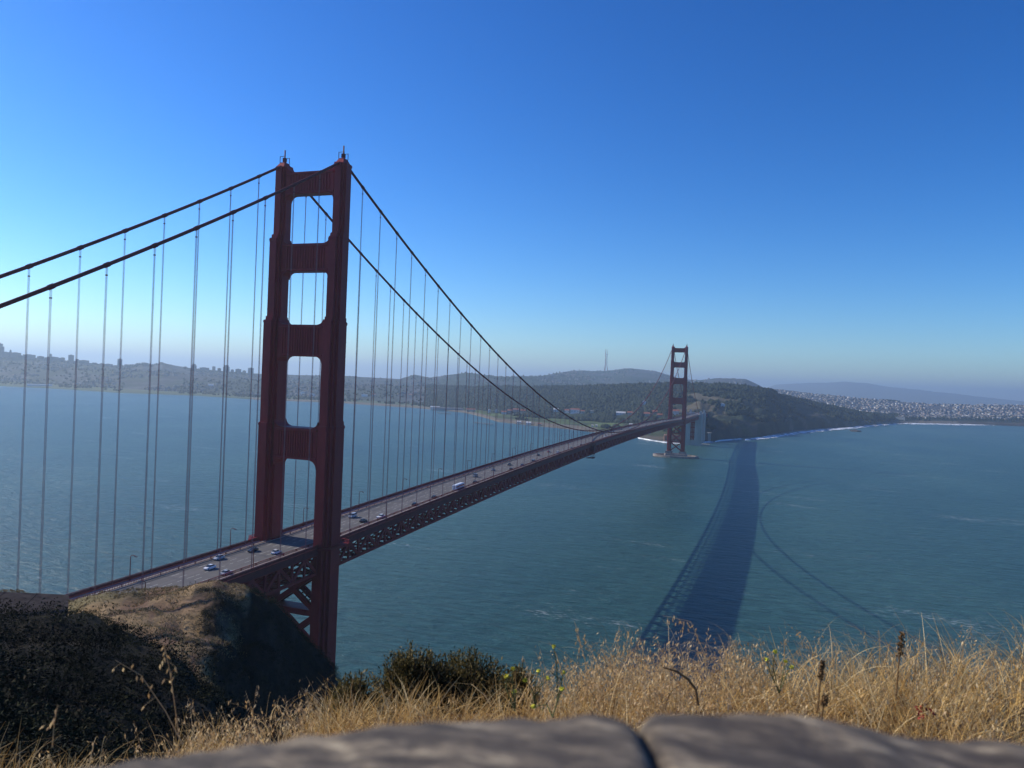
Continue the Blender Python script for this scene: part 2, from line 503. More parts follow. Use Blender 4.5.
# distant faint mountain range beyond the city
rp = np.linspace(740, 1240, 120)
rz = np.interp(rp, [740, 775, 800, 845, 865, 890, 930, 980, 1030, 1240], [400, 384.5, 383.5, 381.5, 383, 387, 391, 396.5, 402, 416])
V, F = [], []
for i, px in enumerate(rp):
    c = math.atan((px-512)/FPX); r = 23000
    q = CAM[:2]+r*(math.cos(c)*FWD[:2]+math.sin(c)*RGT[:2])
    top = CAM[2]-(rz[i]-hor(px))/FPX*r*math.cos(c)
    top += 12*mnoise.fractal((px/14., 1.3, 2.2), 1, 2, 4)
    e = (q-CAM[:2])/r
    for k, (dr, fz) in enumerate(((-3600, 0), (-2000, .45), (-700, .85), (0, 1), (900, .8), (3600, 0))):
        V.append((q[0]+e[0]*dr, q[1]+e[1]*dr, -5+(top+5)*fz))
    if i:
        for k in range(5): F.append(((i-1)*6+k, i*6+k, i*6+k+1, (i-1)*6+k+1))
tag(fastmesh('distant_mountain', V, F, mat('mountain_scrub', (.06,.065,.04), (.10,.10,.06), scale=.002), smooth=True), kind='structure')

def ground_far(px, r):
    R_, Z_ = column(px)
    z = float(np.interp(r, R_, Z_)); t = float(np.interp(r, R_, range(9)))
    c = math.atan((px-512)/FPX)
    x = CAM[0]+r*(math.cos(c)*FWD[0]+math.sin(c)*RGT[0]); y = CAM[1]+r*(math.cos(c)*FWD[1]+math.sin(c)*RGT[1])
    i = int(np.clip(np.searchsorted(pxs, px), 1, len(pxs)-1))
    return x, y, float(np.interp(t, tt, GZ[i])), t

def ico():
    import bmesh
    bm = bmesh.new(); bmesh.ops.create_icosphere(bm, subdivisions=1, radius=1.0)
    v = np.array([p.co[:] for p in bm.verts]); f = np.array([[q.index for q in p.verts] for p in bm.faces]); bm.free()
    return v, f
IV, IF = ico()

# surf along the ocean beach
def ribbon(pts, w0, name, m, z=.35):
    V, F = [], []
    for i, (px, py) in enumerate(pts):
        d = CAM[2]/((py-hor(px))/FPX)
        q = at(px, py, d); q[2] = z
        out = (CAM[:2]-q[:2]); out /= np.linalg.norm(out)
        w = w0*min(1, .25+i*.06)*(.5+1.3*abs(mnoise.noise((px*.11, 3, 1))))
        V += [(q[0]+out[0]*w, q[1]+out[1]*w, z), (q[0]-out[0]*w, q[1]-out[1]*w, z+2.6)]
        if i: F.append((2*i-2, 2*i, 2*i+1, 2*i-1))
    return fastmesh(name, V, F, m)
def foam_mat():
    m, n, l, b = nodes_of('sea_foam')
    b.inputs['Base Color'].default_value = (.82,.85,.86,1); b.inputs['Roughness'].default_value = .7
    tc = n.new('ShaderNodeTexCoord'); t = n.new('ShaderNodeTexNoise'); t.inputs['Scale'].default_value = .03; t.inputs['Detail'].default_value = 8
    l.new(tc.outputs['Object'], t.inputs['Vector'])
    mr = n.new('ShaderNodeMapRange'); mr.inputs['From Min'].default_value = .36; mr.inputs['From Max'].default_value = .52
    l.new(t.outputs['Fac'], mr.inputs['Value'])
    tr = n.new('ShaderNodeBsdfTransparent'); mx = n.new('ShaderNodeMixShader')
    l.new(mr.outputs[0], mx.inputs[0]); l.new(tr.outputs[0], mx.inputs[1]); l.new(b.outputs[0], mx.inputs[2])
    l.new(mx.outputs[0], n['Material Output'].inputs[0])
    return m
M['foam'] = foam_mat()
def interp_pts(p, step=1.5):
    xs_ = np.arange(p[0][0], p[-1][0], step)
    return [(x, float(np.interp(x, [q[0] for q in p], [q[1] for q in p]))) for x in xs_]
tag(ribbon(interp_pts([(747,440.3),(760,439.0),(785,435.6),(800,433.4),(822,430.9),(850,428.5),(880,425.2),(905,423.6),(925,424.2),(960,424.8),(1100,426.5)]), 68, 'surf', M['foam']), kind='stuff')
tag(ribbon(interp_pts([(686,444),(700,444.6),(708,442.6),(715,442.8),(722,441.2),(746,439.2)]), 8, 'surf_by_rocks', M['foam']), kind='stuff')
tag(ribbon(interp_pts([(640,438.5),(655,441.2),(668,443.2),(690,444.2)], 1), 4, 'surf_by_fort', M['foam']), kind='stuff')

# ------------------------------------------------------------------ near headland
NC = [  # px, [(forward distance, downward slope s), ...]
 (-700,[(.3,5.2),(1.2,1.38),(2.5,.72),(4,.56),(8,.75),(16,.7),(30,.47),(60,.33),(80,.37),(105,.33),(150,.30),(190,.36),(260,.40),(360,.36),(600,.27)]),
 (0,   [(.3,5.2),(1.2,1.38),(2.5,.74),(4,.60),(8,.85),(16,.72),(30,.50),(60,.352),(80,.42),(130,.366),(155,.318),(190,.40),(300,.46),(360,.46),(600,.27)]),
 (72, [(.3,5.2),(1.2,1.38),(2.5,.74),(4,.59),(8,.85),(16,.73),(30,.53),(60,.356),(80,.43),(122,.372),(152,.322),(190,.40),(300,.46),(360,.46),(600,.27)]),
 (100, [(.3,5.2),(1.2,1.38),(2.5,.74),(4,.59),(8,.85),(16,.74),(30,.54),(60,.358),(80,.43),(105,.368),(150,.320),(190,.40),(300,.46),(360,.46),(600,.27)]),
 (180, [(.3,5.2),(1.2,1.38),(2.5,.74),(4,.57),(8,.85),(16,.78),(30,.60),(58,.392),(75,.47),(105,.386),(150,.302),(190,.40),(300,.47),(360,.46),(600,.27)]),
 (225, [(.3,5.2),(1.2,1.38),(2.5,.72),(4,.55),(8,.85),(16,.8),(30,.65),(52,.45),(72,.50),(110,.388),(150,.292),(195,.40),(300,.47),(360,.46),(600,.27)]),
 (252, [(.3,5.2),(1.2,1.38),(2.5,.72),(4,.54),(8,.85),(16,.82),(30,.70),(52,.52),(80,.55),(112,.44),(150,.297),(195,.40),(300,.47),(360,.46),(600,.27)]),
 (275, [(.3,5.2),(1.2,1.38),(2.5,.71),(4,.53),(8,.85),(16,.84),(30,.75),(52,.6),(80,.60),(118,.50),(152,.315),(200,.42),(300,.475),(360,.46),(600,.27)]),
 (300, [(.3,5.2),(1.2,1.38),(2.5,.70),(4,.52),(8,.85),(16,.86),(30,.8),(52,.66),(80,.66),(125,.53),(158,.343),(210,.44),(300,.48),(360,.46),(600,.27)]),
 (325, [(.3,5.2),(1.2,1.38),(2.5,.69),(4,.50),(8,.85),(16,.88),(30,.85),(52,.74),(80,.72),(130,.57),(166,.375),(220,.46),(300,.485),(360,.46),(600,.27)]),
 (345, [(.3,5.2),(1.2,1.38),(2.5,.68),(4,.49),(8,.85),(16,.9),(30,.9),(52,.84),(80,.80),(130,.62),(172,.400),(230,.50),(300,.50),(360,.46),(600,.27)]),
 (372, [(.3,5.2),(1.2,1.38),(2.5,.67),(4,.48),(8,.85),(16,.92),(30,.92),(52,.88),(80,.85),(130,.80),(172,.50),(230,.54),(300,.50),(360,.46),(600,.27)]),
 (400, [(.3,5.2),(1.2,1.38),(2.5,.66),(4,.47),(8,.85),(16,.95),(30,.95),(52,.92),(80,.92),(130,.9),(172,.84),(230,.66),(300,.50),(360,.46),(600,.27)]),
 (600, [(.3,5.2),(1.2,1.38),(2.5,.64),(4,.455),(8,.80),(16,.95),(30,.95),(52,.95),(80,.95),(130,.95),(172,.87),(230,.66),(300,.50),(360,.46),(600,.27)]),
 (1024,[(.3,5.2),(1.2,1.38),(2.5,.62),(4,.42),(8,.75),(16,.95),(30,.95),(52,.95),(80,.95),(130,.95),(172,.87),(230,.66),(300,.50),(360,.46),(600,.27)]),
 (1900,[(.3,5.2),(1.2,1.38),(2.5,.60),(4,.45),(8,.70),(16,.85),(30,.9),(52,.90),(80,.9),(130,.9),(172,.80),(230,.62),(300,.47),(360,.44),(600,.27)]),
]
ncx = [c[0] for c in NC]
ND = np.array([[math.log(p[0]) for p in c[1]] for c in NC]); NS = np.array([[p[1] for p in c[1]] for c in NC])
def near_s(px, d):
    px = min(max(px, -700), 1900)
    L = np.array([np.interp(px, ncx, ND[:, k]) for k in range(15)]); Sx = np.array([np.interp(px, ncx, NS[:, k]) for k in range(15)])
    x = math.log(max(d, .3))
    k = int(np.clip(np.searchsorted(L, x)-1, 0, 13))
    # Catmull-Rom through the slopes keeps the ground rounded
    t = min(max((x-L[k])/(L[k+1]-L[k]), 0), 1)
    def tang(j):
        if j <= 0 or j >= 14: return 0.0
        return (Sx[j+1]-Sx[j-1])/(L[j+1]-L[j-1])*.75
    h = L[k+1]-L[k]
    return (2*t**3-3*t**2+1)*Sx[k]+(t**3-2*t**2+t)*h*tang(k)+(-2*t**3+3*t**2)*Sx[k+1]+(t**3-t**2)*h*tang(k+1)
def near_ground(a, d):           # a right, d forward (metres from the lens, level)
    dd = max(d, math.hypot(a, d)*.45)
    px = 512+FPX*a/dd
    x, y = CAM[:2]+FWD[:2]*d+RGT[:2]*a
    if 90 < dd < 148: px += 34*math.sin((dd-90)/58*math.pi)*mnoise.fractal((x/13., y/13., 6.6), 1, 2, 3)
    z = CAM[2]-near_s(px, dd)*dd
    r = math.hypot(a, d)
    amp = min(.05+.012*r, 1.6)
    z += amp*mnoise.fractal((x*3/(4+r*.25), y*3/(4+r*.25), 1.0), 1, 2, 4) if r < 60 else 1.6*mnoise.fractal((x/9., y/9., 1.0), 1, 2, 5)
    return x, y, z
angs = np.radians(np.concatenate([np.linspace(-180, -60, 40, endpoint=False), np.linspace(-60, -42, 24, endpoint=False), np.arange(-42, 42, .35), np.linspace(42, 180, 70)]))
rads = np.exp(np.linspace(math.log(.5), math.log(560), 150))
V = np.array([near_ground(r*math.sin(a), r*math.cos(a)) for a in angs for r in rads])
ii = np.arange(len(V)).reshape(len(angs), len(rads))
F = np.stack([ii[:-1, :-1], ii[:-1, 1:], ii[1:, 1:], ii[1:, :-1]], -1).reshape(-1, 4)
V[:, 2] = np.where(V[:, 2] < 0.0, np.minimum(V[:, 2], -3), V[:, 2])
tint = np.zeros((len(V), 3))
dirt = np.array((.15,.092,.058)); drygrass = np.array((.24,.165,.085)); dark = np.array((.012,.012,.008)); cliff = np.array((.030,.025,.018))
for k, p in enumerate(V):
    v = p-CAM; d = v[:2]@FWD[:2]; a = v[:2]@RGT[:2]
    px = 512+FPX*a/max(d, .1)
    n1 = mnoise.fractal((p[0]/6, p[1]/6, 3.3), 1, 2, 4)
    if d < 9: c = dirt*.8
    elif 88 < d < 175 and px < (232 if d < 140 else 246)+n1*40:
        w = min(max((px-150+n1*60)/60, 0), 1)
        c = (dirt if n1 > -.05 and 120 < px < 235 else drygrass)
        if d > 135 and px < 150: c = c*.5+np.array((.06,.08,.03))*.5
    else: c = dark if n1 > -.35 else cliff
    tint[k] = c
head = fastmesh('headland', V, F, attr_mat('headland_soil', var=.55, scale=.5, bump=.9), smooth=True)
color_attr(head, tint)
tag(head, kind='structure')

exec_parts = True
# ------------------------------------------------------------------ the bridge
bridge = empty('suspension_bridge', (0, 0, 0))
tag(bridge, 'long orange-red suspension bridge with two tall stepped towers crossing the strait', 'bridge')
def road(y):
    if y < 0: return 75.4+y*.009
    if y > 1280: return 76.5-(y-1280)*.004
    t = (y-640)/640
    return 75.4+8.6*(1-t*t)+y/1280*1.1
def cabz(y):
    if y < 0:
        d = -y; return 226.5-.582*d+3.49e-4*d*d
    if y > 1280:
        d = y-1280; return 226.5-.55*d+3.49e-4*d*d
    return 87.6+138.9*((y-640)/640)**2
YN, YS = -343.0, 1900.0
CX = 13.7
SEC = [(0, 122.5, 8.0, 12.8, -1.2), (122.5, 163.2, 7.3, 11.4, -1.4), (163.2, 196, 6.4, 9.0, -1.0), (196, 225, 5.6, 7.3, 0)]
def leg_outline(cx, wx, wy, cy=0):
    hx, hy = wx/2, wy/2
    nx, ny = wx*.13, wy*.13
    pts = []
    for sx, sy in ((1, 1), (-1, 1), (-1, -1), (1, -1)):
        c = [(hx, hy-2*ny), (hx-nx, hy-2*ny), (hx-nx, hy-ny), (hx-2*nx, hy-ny), (hx-2*nx, hy)]
        c = [(cx+sx*a, cy+sy*b) for a, b in c]
        if sx*sy < 0: c = c[::-1]
        pts += c
    return pts
def build_tower(yt, base, far):
    tw = empty('tower', (0, yt, 0), parent=bridge)
    nsg = 0 if far else 1
    for sx in (-1, 1):
        m = MB()
        for (z0, z1, wx, wy, cy) in SEC:
            cy *= nsg
            m.prism(leg_outline(sx*CX, wx, wy, cy), max(z0, base), z1)
            m.prism(leg_outline(sx*CX, wx+.4, wy+.4, cy), z1-1.1, z1-.3)       # ledge moulding
            if z1 < 200:                                                 # fluted steps above each ledge
                m.prism(leg_outline(sx*CX, wx-.45, wy-1.4, cy*.8), z1, z1+1.5)
        for zz in np.arange(base+12, 220, 12.2):                          # plate seams
            s = [q for q in SEC if q[0] <= zz < q[1]][0]
            m.prism(leg_outline(sx*CX, s[2]+.12, s[3]+.12, s[4]*nsg), zz, zz+.22)
        m.build('leg', M['orange'], tw)
        s = MB()
        s.prism([(sx*CX-1.9, -2.9), (sx*CX+1.9, -2.9), (sx*CX+1.9, 2.9), (sx*CX-1.9, 2.9)], 225, 227.2, top=[(sx*CX-1.0, -1.3), (sx*CX+1.0, -1.3), (sx*CX+1.0, 1.3), (sx*CX-1.0, 1.3)])
        s.build('cable_saddle', M['orange'], tw)
        s = MB()
        s.box(sx*CX-.6, sx*CX+.6, -.6, .6, 227.6, 229.2)
        s.tube([(sx*CX, 0, 229.2), (sx*CX, 0, 232.4)], .28, 6)
        for qx, qy in ((-1.2, -1.4), (1.2, -1.4), (1.2, 1.4), (-1.2, 1.4)):
            s.beam((sx*CX+qx, qy, 226.4), (sx*CX+qx, qy, 229.6), .18)
        s.beam((sx*CX-1.2, -1.4, 229.5), (sx*CX+1.2, -1.4, 229.5), .15); s.beam((sx*CX-1.2, 1.4, 229.5), (sx*CX+1.2, 1.4, 229.5), .15)
        s.build('beacon', M['orange_dark'], tw)
    # portal struts
    for (zb, zt, wx, wy, r, rt) in ((213.8, 222.6, 5.6, 7.3, 2.8, 3.2), (182.9, 193.8, 6.4, 9.0, 2.8, 2.2), (149.2, 161.6, 7.3, 11.4, 3.2, 2.2), (108.6, 121.0, 8.0, 12.8, 3.6, 2.6)):
        x = CX-wx/2+.25
        P = []
        for k in range(0, 6):
            t = k/5*math.pi/2
            P.append((-x+r*(1-math.cos(t)), zb-r*(1-math.sin(t))))
        P += [(-a, b) for a, b in P[::-1]]
        Q = []
        for k in range(0, 6):
            t = k/5*math.pi/2
            Q.append((x-rt*1.4*(1-math.cos(t)) if k else x, zt+rt*(1-math.sin(t))))
        P += Q+[(-a, b) for a, b in Q[::-1]]
        hy = wy*.30
        cyo = nsg*{5.6: 0, 6.4: -.5, 7.3: -1.2, 8.0: -1.3}[wx]
        m = MB().slab(P, -hy, hy)
        for k in range(-7, 8):
            xx = k*(x-2.2)/7
            for sy in (-1, 1):
                y0, y1 = sorted((sy*hy, sy*(hy+.35)))
                m.box(xx-.28, xx+.28, y0, y1, zb+1.0, zt-1.2)
        for sy in (-1, 1):
            y0, y1 = sorted((sy*hy, sy*(hy+.5)))
            m.box(-x, x, y0, y1, zt-1.0, zt-.35); m.box(-x, x, y0, y1, zb+.2, zb+.8)
        m.build('portal_strut', M['orange'], tw).location = (0, cyo, 0)
    # cross bracing below the deck
    lv = [(64.5, 49.5), (47.5, 31.5), (29.5, base+1.5)]
    xi = CX-3.4
    for (zt, zb) in lv:
        m = MB()
        for sy in (-2.6, 2.6):
            m.beam((-xi, sy, zt), (xi, sy, zb), 1.3, 2.0); m.beam((xi, sy+.05, zt), (-xi, sy+.05, zb), 1.3, 2.0)
        for k in range(12):
            f = (k+.5)/12
            for s_ in (-1, 1): m.beam((s_*(-xi+2*xi*f), -2.6, zt+(zb-zt)*f), (s_*(-xi+2*xi*f), 2.6, zt+(zb-zt)*f), .4)
        m.build('cross_brace', M['orange'], tw)
    for zz in (48.5, 30.5):
        m = MB().box(-xi, xi, -3.2, 3.2, zz-1.2, zz+1.2)
        m.build('strut', M['orange'], tw)
    # sidewalk collar round each leg
    for sx in (-1, 1):
        m = MB()
        z = road(yt)
        xo = sx*(CX+5.6)
        x0, x1 = sorted((sx*(CX-.5), xo))
        m.prism([(x0, -8.5), (x1, -6.5), (x1, 6.5), (x0, 8.5)] if sx > 0 else [(x0, -6.5), (x1, -8.5), (x1, 8.5), (x0, 6.5)], z-.7, z+.12)
        pts = [(sx*(CX-.4), -8.4), (xo-sx*.2, -6.5), (xo-sx*.2, 6.5), (sx*(CX-.4), 8.4)]
        for a, b in zip(pts[:-1], pts[1:]):
            for hh in (.5, 1.25): m.beam((a[0], a[1], z+hh), (b[0], b[1], z+hh), .14)
            nn = max(2, int(math.hypot(b[0]-a[0], b[1]-a[1])/.6))
            for k in range(nn+1):
                f = k/nn; m.beam((a[0]+(b[0]-a[0])*f, a[1]+(b[1]-a[1])*f, z+.1), (a[0]+(b[0]-a[0])*f, a[1]+(b[1]-a[1])*f, z+1.3), .1)
        m.build('sidewalk_collar', M['orange'], tw)
    return tw
build_tower(0, 9.0, False)
build_tower(1280, 12.0, True)

# piers
def oval(a, b, n=28, cx=0, cy=0): return [(cx+a*math.cos(2*math.pi*k/n), cy+b*math.sin(2*math.pi*k/n)) for k in range(n)]
m = MB()
m.prism([(-24,-11),(-20,-14),(20,-14),(24,-11),(24,11),(20,14),(-20,14),(-24,11)], -6, 7, top=[(-22,-10),(-19,-12),(19,-12),(22,-10),(22,10),(19,12),(-19,12),(-22,10)])
for sx in (-1, 1): m.box(sx*CX-6.5, sx*CX+6.5, -8, 8, 7, 12.2)
o = m.build('pier', M['pier'], bridge); o.location = (0, 1280, 0)
m = MB()
ou, inn = oval(46, 27, 36), oval(41, 22, 36)
n = 36
V = [(x, y, -5) for x, y in ou]+[(x, y, 4.2) for x, y in ou]+[(x, y, 4.2) for x, y in inn]+[(x, y, -5) for x, y in inn]
F = [(k*n+i, k*n+(i+1) % n, (k+1)*n+(i+1) % n, (k+1)*n+i) for k in range(3) for i in range(n)]
m.add(V, F)
o = m.build('pier_fender', M['pier'], bridge); o.location = (0, 1280, 0)
m = MB()
for sx in (-1, 1): m.box(sx*CX-7, sx*CX+7, -9, 9, -8, 9)
m.box(-18, 18, -6, 6, -8, 6.5)
m.build('pier', M['pier'], bridge)

# deck
PAN = 7.62
ys = np.arange(-45*PAN, 250*PAN, PAN)
ys = ys[(ys >= YN) & (ys <= YS)]
def strip(name, x0, x1, dz0, dz1, m, parent=bridge, ya=None, yb=None):
    yy = ys
    V, F = [], []
    for i, y in enumerate(yy):
        z = road(y)
        V += [(x0, y, z+dz0), (x1, y, z+dz0), (x1, y, z+dz1), (x0, y, z+dz1)]
        if i:
            a, b = 4*(i-1), 4*i
            F += [(a+k, a+(k+1) % 4, b+(k+1) % 4, b+k) for k in range(4)]
    F += [(3, 2, 1, 0), tuple(len(V)-4+k for k in range(4))]
    return MB().add(V, F).build(name, m, parent)
strip('roadway', -9.45, 9.45, -.5, 0, M['asphalt'])
for sx in (-1, 1):
    a, b = sorted((sx*9.9, sx*13.25)); strip('sidewalk', a, b, -.3, .28, M['sidewalk'])
    a, b = sorted((sx*9.45, sx*9.9)); strip('kerb', a, b, -.4, .2, M['sidewalk'])
    a, b = sorted((sx*13.25, sx*14.1)); strip('fascia', a, b, -2.3, .34, M['orange_dark'])
for sx in (-1, 1):
    m = MB()
    zt = lambda y: road(y)-2.0
    zb = lambda y: road(y)-9.6
    X = sx*13.5
    for i in range(len(ys)-1):
        y0, y1 = ys[i], ys[i+1]
        m.beam((X, y0, zt(y0)), (X, y1, zt(y1)), .9, 1.2)
        m.beam((X, y0, zb(y0)), (X, y1, zb(y1)), .95, 1.15)
        m.beam((X, y0, zt(y0)-.4), (X, y0, zb(y0)+.4), .7, .95)
        if i % 2: m.beam((X, y0, zt(y0)-.4), (X, y1, zb(y1)+.4), .75, 1.25)
        else: m.beam((X, y0, zb(y0)+.4), (X, y1, zt(y1)-.4), .75, 1.25)
    m.build('stiffening_truss', M['orange'], bridge)
m = MB()
for i in range(len(ys)-1):
    y0, y1 = ys[i], ys[i+1]
    m.box(-13, 13, y0-.3, y0+.3, road(y0)-2.4, road(y0)-.55)
    m.beam((-13.2, y0, road(y0)-9.6), (13.2, y0, road(y0)-9.6), .6, .8)
    if i % 2 == 0:
        m.beam((-13, y0, road(y0)-9.6), (0, y1, road(y1)-9.6), .55); m.beam((13, y0, road(y0)-9.6), (0, y1, road(y1)-9.6), .55)
    else:
        m.beam((0, y0, road(y0)-9.6), (13, y1, road(y1)-9.6), .55); m.beam((0, y0, road(y0)-9.6), (-13, y1, road(y1)-9.6), .9)
    m.beam((-13, y0, road(y0)-2.4), (-4, y0, road(y0)-9.4), .4); m.beam((13, y0, road(y0)-2.4), (4, y0, road(y0)-9.4), .4)
for X in (-8.6, -3.6, 3.6, 8.6):  # stringers added to draw extra lines in the deck's shadow on the water
    for i in range(len(ys)-1): m.beam((X, ys[i], road(ys[i])-9.45), (X, ys[i+1], road(ys[i+1])-9.45), .42, .5)
m.build('floor_beams', M['orange'], bridge)
# railings
for (X, h, z0, sp) in ((-13.8, 1.25, .34, .42), (13.8, 1.25, .34, .42), (-9.68, .95, .2, .6), (9.68, .95, .2, .6)):
    m = MB()
    for i in range(len(ys)-1):
        y0, y1 = ys[i], ys[i+1]
        m.beam((X, y0, road(y0)+z0+h), (X, y1, road(y1)+z0+h), .18, .14)
        if abs(X) > 12: m.beam((X, y0, road(y0)+z0+h*.42), (X, y1, road(y1)+z0+h*.42), .05, h*.72)
        if y0 < 700:
            m.beam((X, y0, road(y0)+z0+.2), (X, y1, road(y1)+z0+.2), .1)
            k = y0
            while k < y1-.01:
                z = road(k)+z0
                m.box(X-.05, X+.05, k-.07, k+.07, z, z+h); k += sp
            m.box(X-.12, X+.12, y0-.12, y0+.12, road(y0)+z0, road(y0)+z0+h+.05)
        else:
            m.beam((X, y0, road(y0)+z0+h*.45), (X, y1, road(y1)+z0+h*.45), .06, h*.7)
    m.build('railing', M['orange_dark'], bridge)
# cables
for sx in (-1, 1):
    m = MB()
    for (ya, yb, n) in ((-343, 0, 46), (0, 1280, 168), (1280, 1623, 46)):
        m.tube([(sx*CX, y, cabz(y)) for y in np.linspace(ya, yb, n)], .52, 8)
    m.build('main_cable', M['orange_dark'], bridge, smooth=True)
# suspenders
sus = []
for sx in (-1, 1):
    for k in range(-22, 106):
        if k in (0, 84): continue
        y = k*15.24
        if 1270 < y < 1290: continue
        zt_, zb_ = cabz(y), road(y)-1.6
        if zt_-zb_ < 1.5: continue
        P = (sx*CX, y, (zt_+zb_)/2)
        v = np.array(P)-CAM
        px, _ = to_px(P)
        fwd_ok = v@f3 > 5 and -60 < px < 1084
        sus.append(((0 if fwd_ok else 1), np.linalg.norm(v)/max(1, zt_-zb_)**.5, sx, y, zt_, zb_))
sus.sort()
def sus_mesh(m, sx, y, zt_, zb_):
    X = sx*CX
    sl = (cabz(y+.5)-cabz(y-.5))
    m.tube([(X, y-.75, zt_-.75*sl), (X, y-.68, zt_-.68*sl), (X, y+.68, zt_+.68*sl), (X, y+.75, zt_+.75*sl)], [.5, .66, .66, .5], 8, 1)
    for dx in (-.15, .15):
        for dy in (-.12, .12): m.beam((X+dx, y+dy, zb_), (X+dx, y+dy, zt_), .055, mi=0)
    m.box(X-.26, X+.26, y-.2, y+.2, zt_-2.8, zt_-2.5, 1)
    return m
for q in sus[:98]:
    sus_mesh(MB(), *q[2:]).build('suspender', [M['rope'], M['orange_dark']], bridge)
m = MB()
for q in sus[98:]: sus_mesh(m, *q[2:])
o = m.build('suspender', [M['rope'], M['orange_dark']], bridge); o['kind'] = 'stuff'

# concrete pylons of the south end
def pylon(y0, y1, zt_, w):
    m = MB()
    zb_ = -3
    g_ = w-5.5
    m.box(-w, -w+g_, y0, y1, zb_, zt_); m.box(w-g_, w, y0, y1, zb_, zt_)
    m.box(-w+g_, w-g_, y0+3, y1, zb_, 14); m.box(-w+g_, w-g_, y0+8, y1, 14, zt_-12.5)
    for sx in (-1, 1):
        for k in range(3): m.box(sx*(w-4.5)-3.3+k*2.6, sx*(w-4.5)-2.3+k*2.6, y0-.5, y0, 4, zt_-4)
        m.box(sx*(w-4.5)-4.9, sx*(w-4.5)+4.9, y0-.7, y1+.7, zt_-2, zt_-.4)
        m.box(sx*(w-4)-2.2, sx*(w-4)+2.2, y0+2, y1-2, zt_, zt_+8)
    o = m.build('pylon', M['concrete'], bridge)
    m = MB()
    for x_ in (-3.4, 0, 3.4): m.box(x_-.9, x_+.9, y0+1, y0+2.2, 14, zt_-12)
    for z_ in (20, 32, 44, 56): m.box(-5.2, 5.2, y0+1.2, y0+2.0, z_, z_+2)
    m.build('pylon_bracing', M['orange'], bridge)
pylon(1616, 1634, 78, 22)
pylon(1722, 1740, 78, 21)
m = MB()      # steel arch over the fort
for sx in (-1, 1):
    for k in range(10):
        y0, y1 = 1634+88*k/10, 1634+88*(k+1)/10
        za, zc = 18+38*(1-((y0-1678)/44)**2), 18+38*(1-((y1-1678)/44)**2)
        m.beam((sx*12, y0, za), (sx*12, y1, zc), 1.3, 1.8); m.beam((sx*12, y0, za), (sx*12, y0, 66), .7)
m.build('arch', M['orange'], bridge)
# maintenance scaffold hung on the west truss
m = MB()
yS = 452
zr = road(yS)
for y in (yS-3, yS+3):
    for X in (14.4, 17.0): m.beam((X, y, zr-12.5), (X, y, zr+2.4), .35)
for zz in (-12.5, -9, -5, -1, 2.2):
    for y in (yS-3, yS+3): m.beam((14.4, y, zr+zz), (17, y, zr+zz), .3)
    for X in (14.4, 17.0): m.beam((X, yS-3, zr+zz), (X, yS+3, zr+zz), .3)
m.box(10, 17.3, yS-3.4, yS+3.4, zr-13.2, zr-12.7)
m.box(14.1, 17.3, yS-3.2, yS+3.2, zr-6.2, zr-1.2)
o = m.build('maintenance_scaffold', M['orange_dark']); tag(o, 'dark maintenance scaffold hung on the outer side of the bridge truss at midspan', 'scaffold')

# ------------------------------------------------------------------ street lamps on the bridge
def lamp_post(kind):
    r = empty('street_lamp')
    m = MB().tube([(0, 0, 0), (0, 0, .5), (0, 0, .55), (0, 0, 7.4)], [.28, .26, .15, .11], 8)
    m.build('pole', M['orange_dark'], r)
    MB().tube([(0, 0, 7.3), (.15, 0, 7.8), (.6, 0, 8.05), (2.0, 0, 8.1)], [.1, .1, .09, .08], 6).build('arm', M['orange_dark'], r)
    m = MB().prism([(1.6, -.28), (2.6, -.22), (2.6, .22), (1.6, .28)], 7.72, 8.0)
    ln = m.build('lantern', M['steel'], r)
    MB().prism([(1.7, -.2), (2.5, -.16), (2.5, .16), (1.7, .2)], 7.6, 7.715).build('lens', M['lampglass'], ln)
    return r
lp = lamp_post(0)
ORD = ['first','second','third','fourth','fifth','sixth','seventh','eighth','ninth','tenth','eleventh','twelfth']
lamps = []
for sx, off in ((-1, -24.5), (1, 1.8)):
    cnt_n = cnt_s = 0
    for k in range(-2, 14):
        y = off+45.72*k
        px, py = to_px((sx*CX, y, road(y)))
        if px < 60 or abs(y) < 3: continue
        o = lp if not lamps else copy_tree(lp)
        o.location = (sx*13.0, y, road(y)+.28)
        o.rotation_euler = (0, 0, 0 if sx < 0 else math.pi)
        side = 'far' if sx < 0 else 'near'
        if y < 0:
            w = 'closest to the tall tower' if -45 < y else 'nearest the tan hill'
            lab = f'orange lamp post on the {side} walkway before the tall tower, {w}'
        else:
            lab = f'{ORD[min(cnt_s,11)]} lamp post beyond the tall tower along the {side} walkway' if cnt_s < 12 else f'farthest lamp post of the {side} walkway, well past midspan'; cnt_s += 1
        tag(o, lab, 'street lamp', 'street lamps along the bridge')
        lamps.append(o)

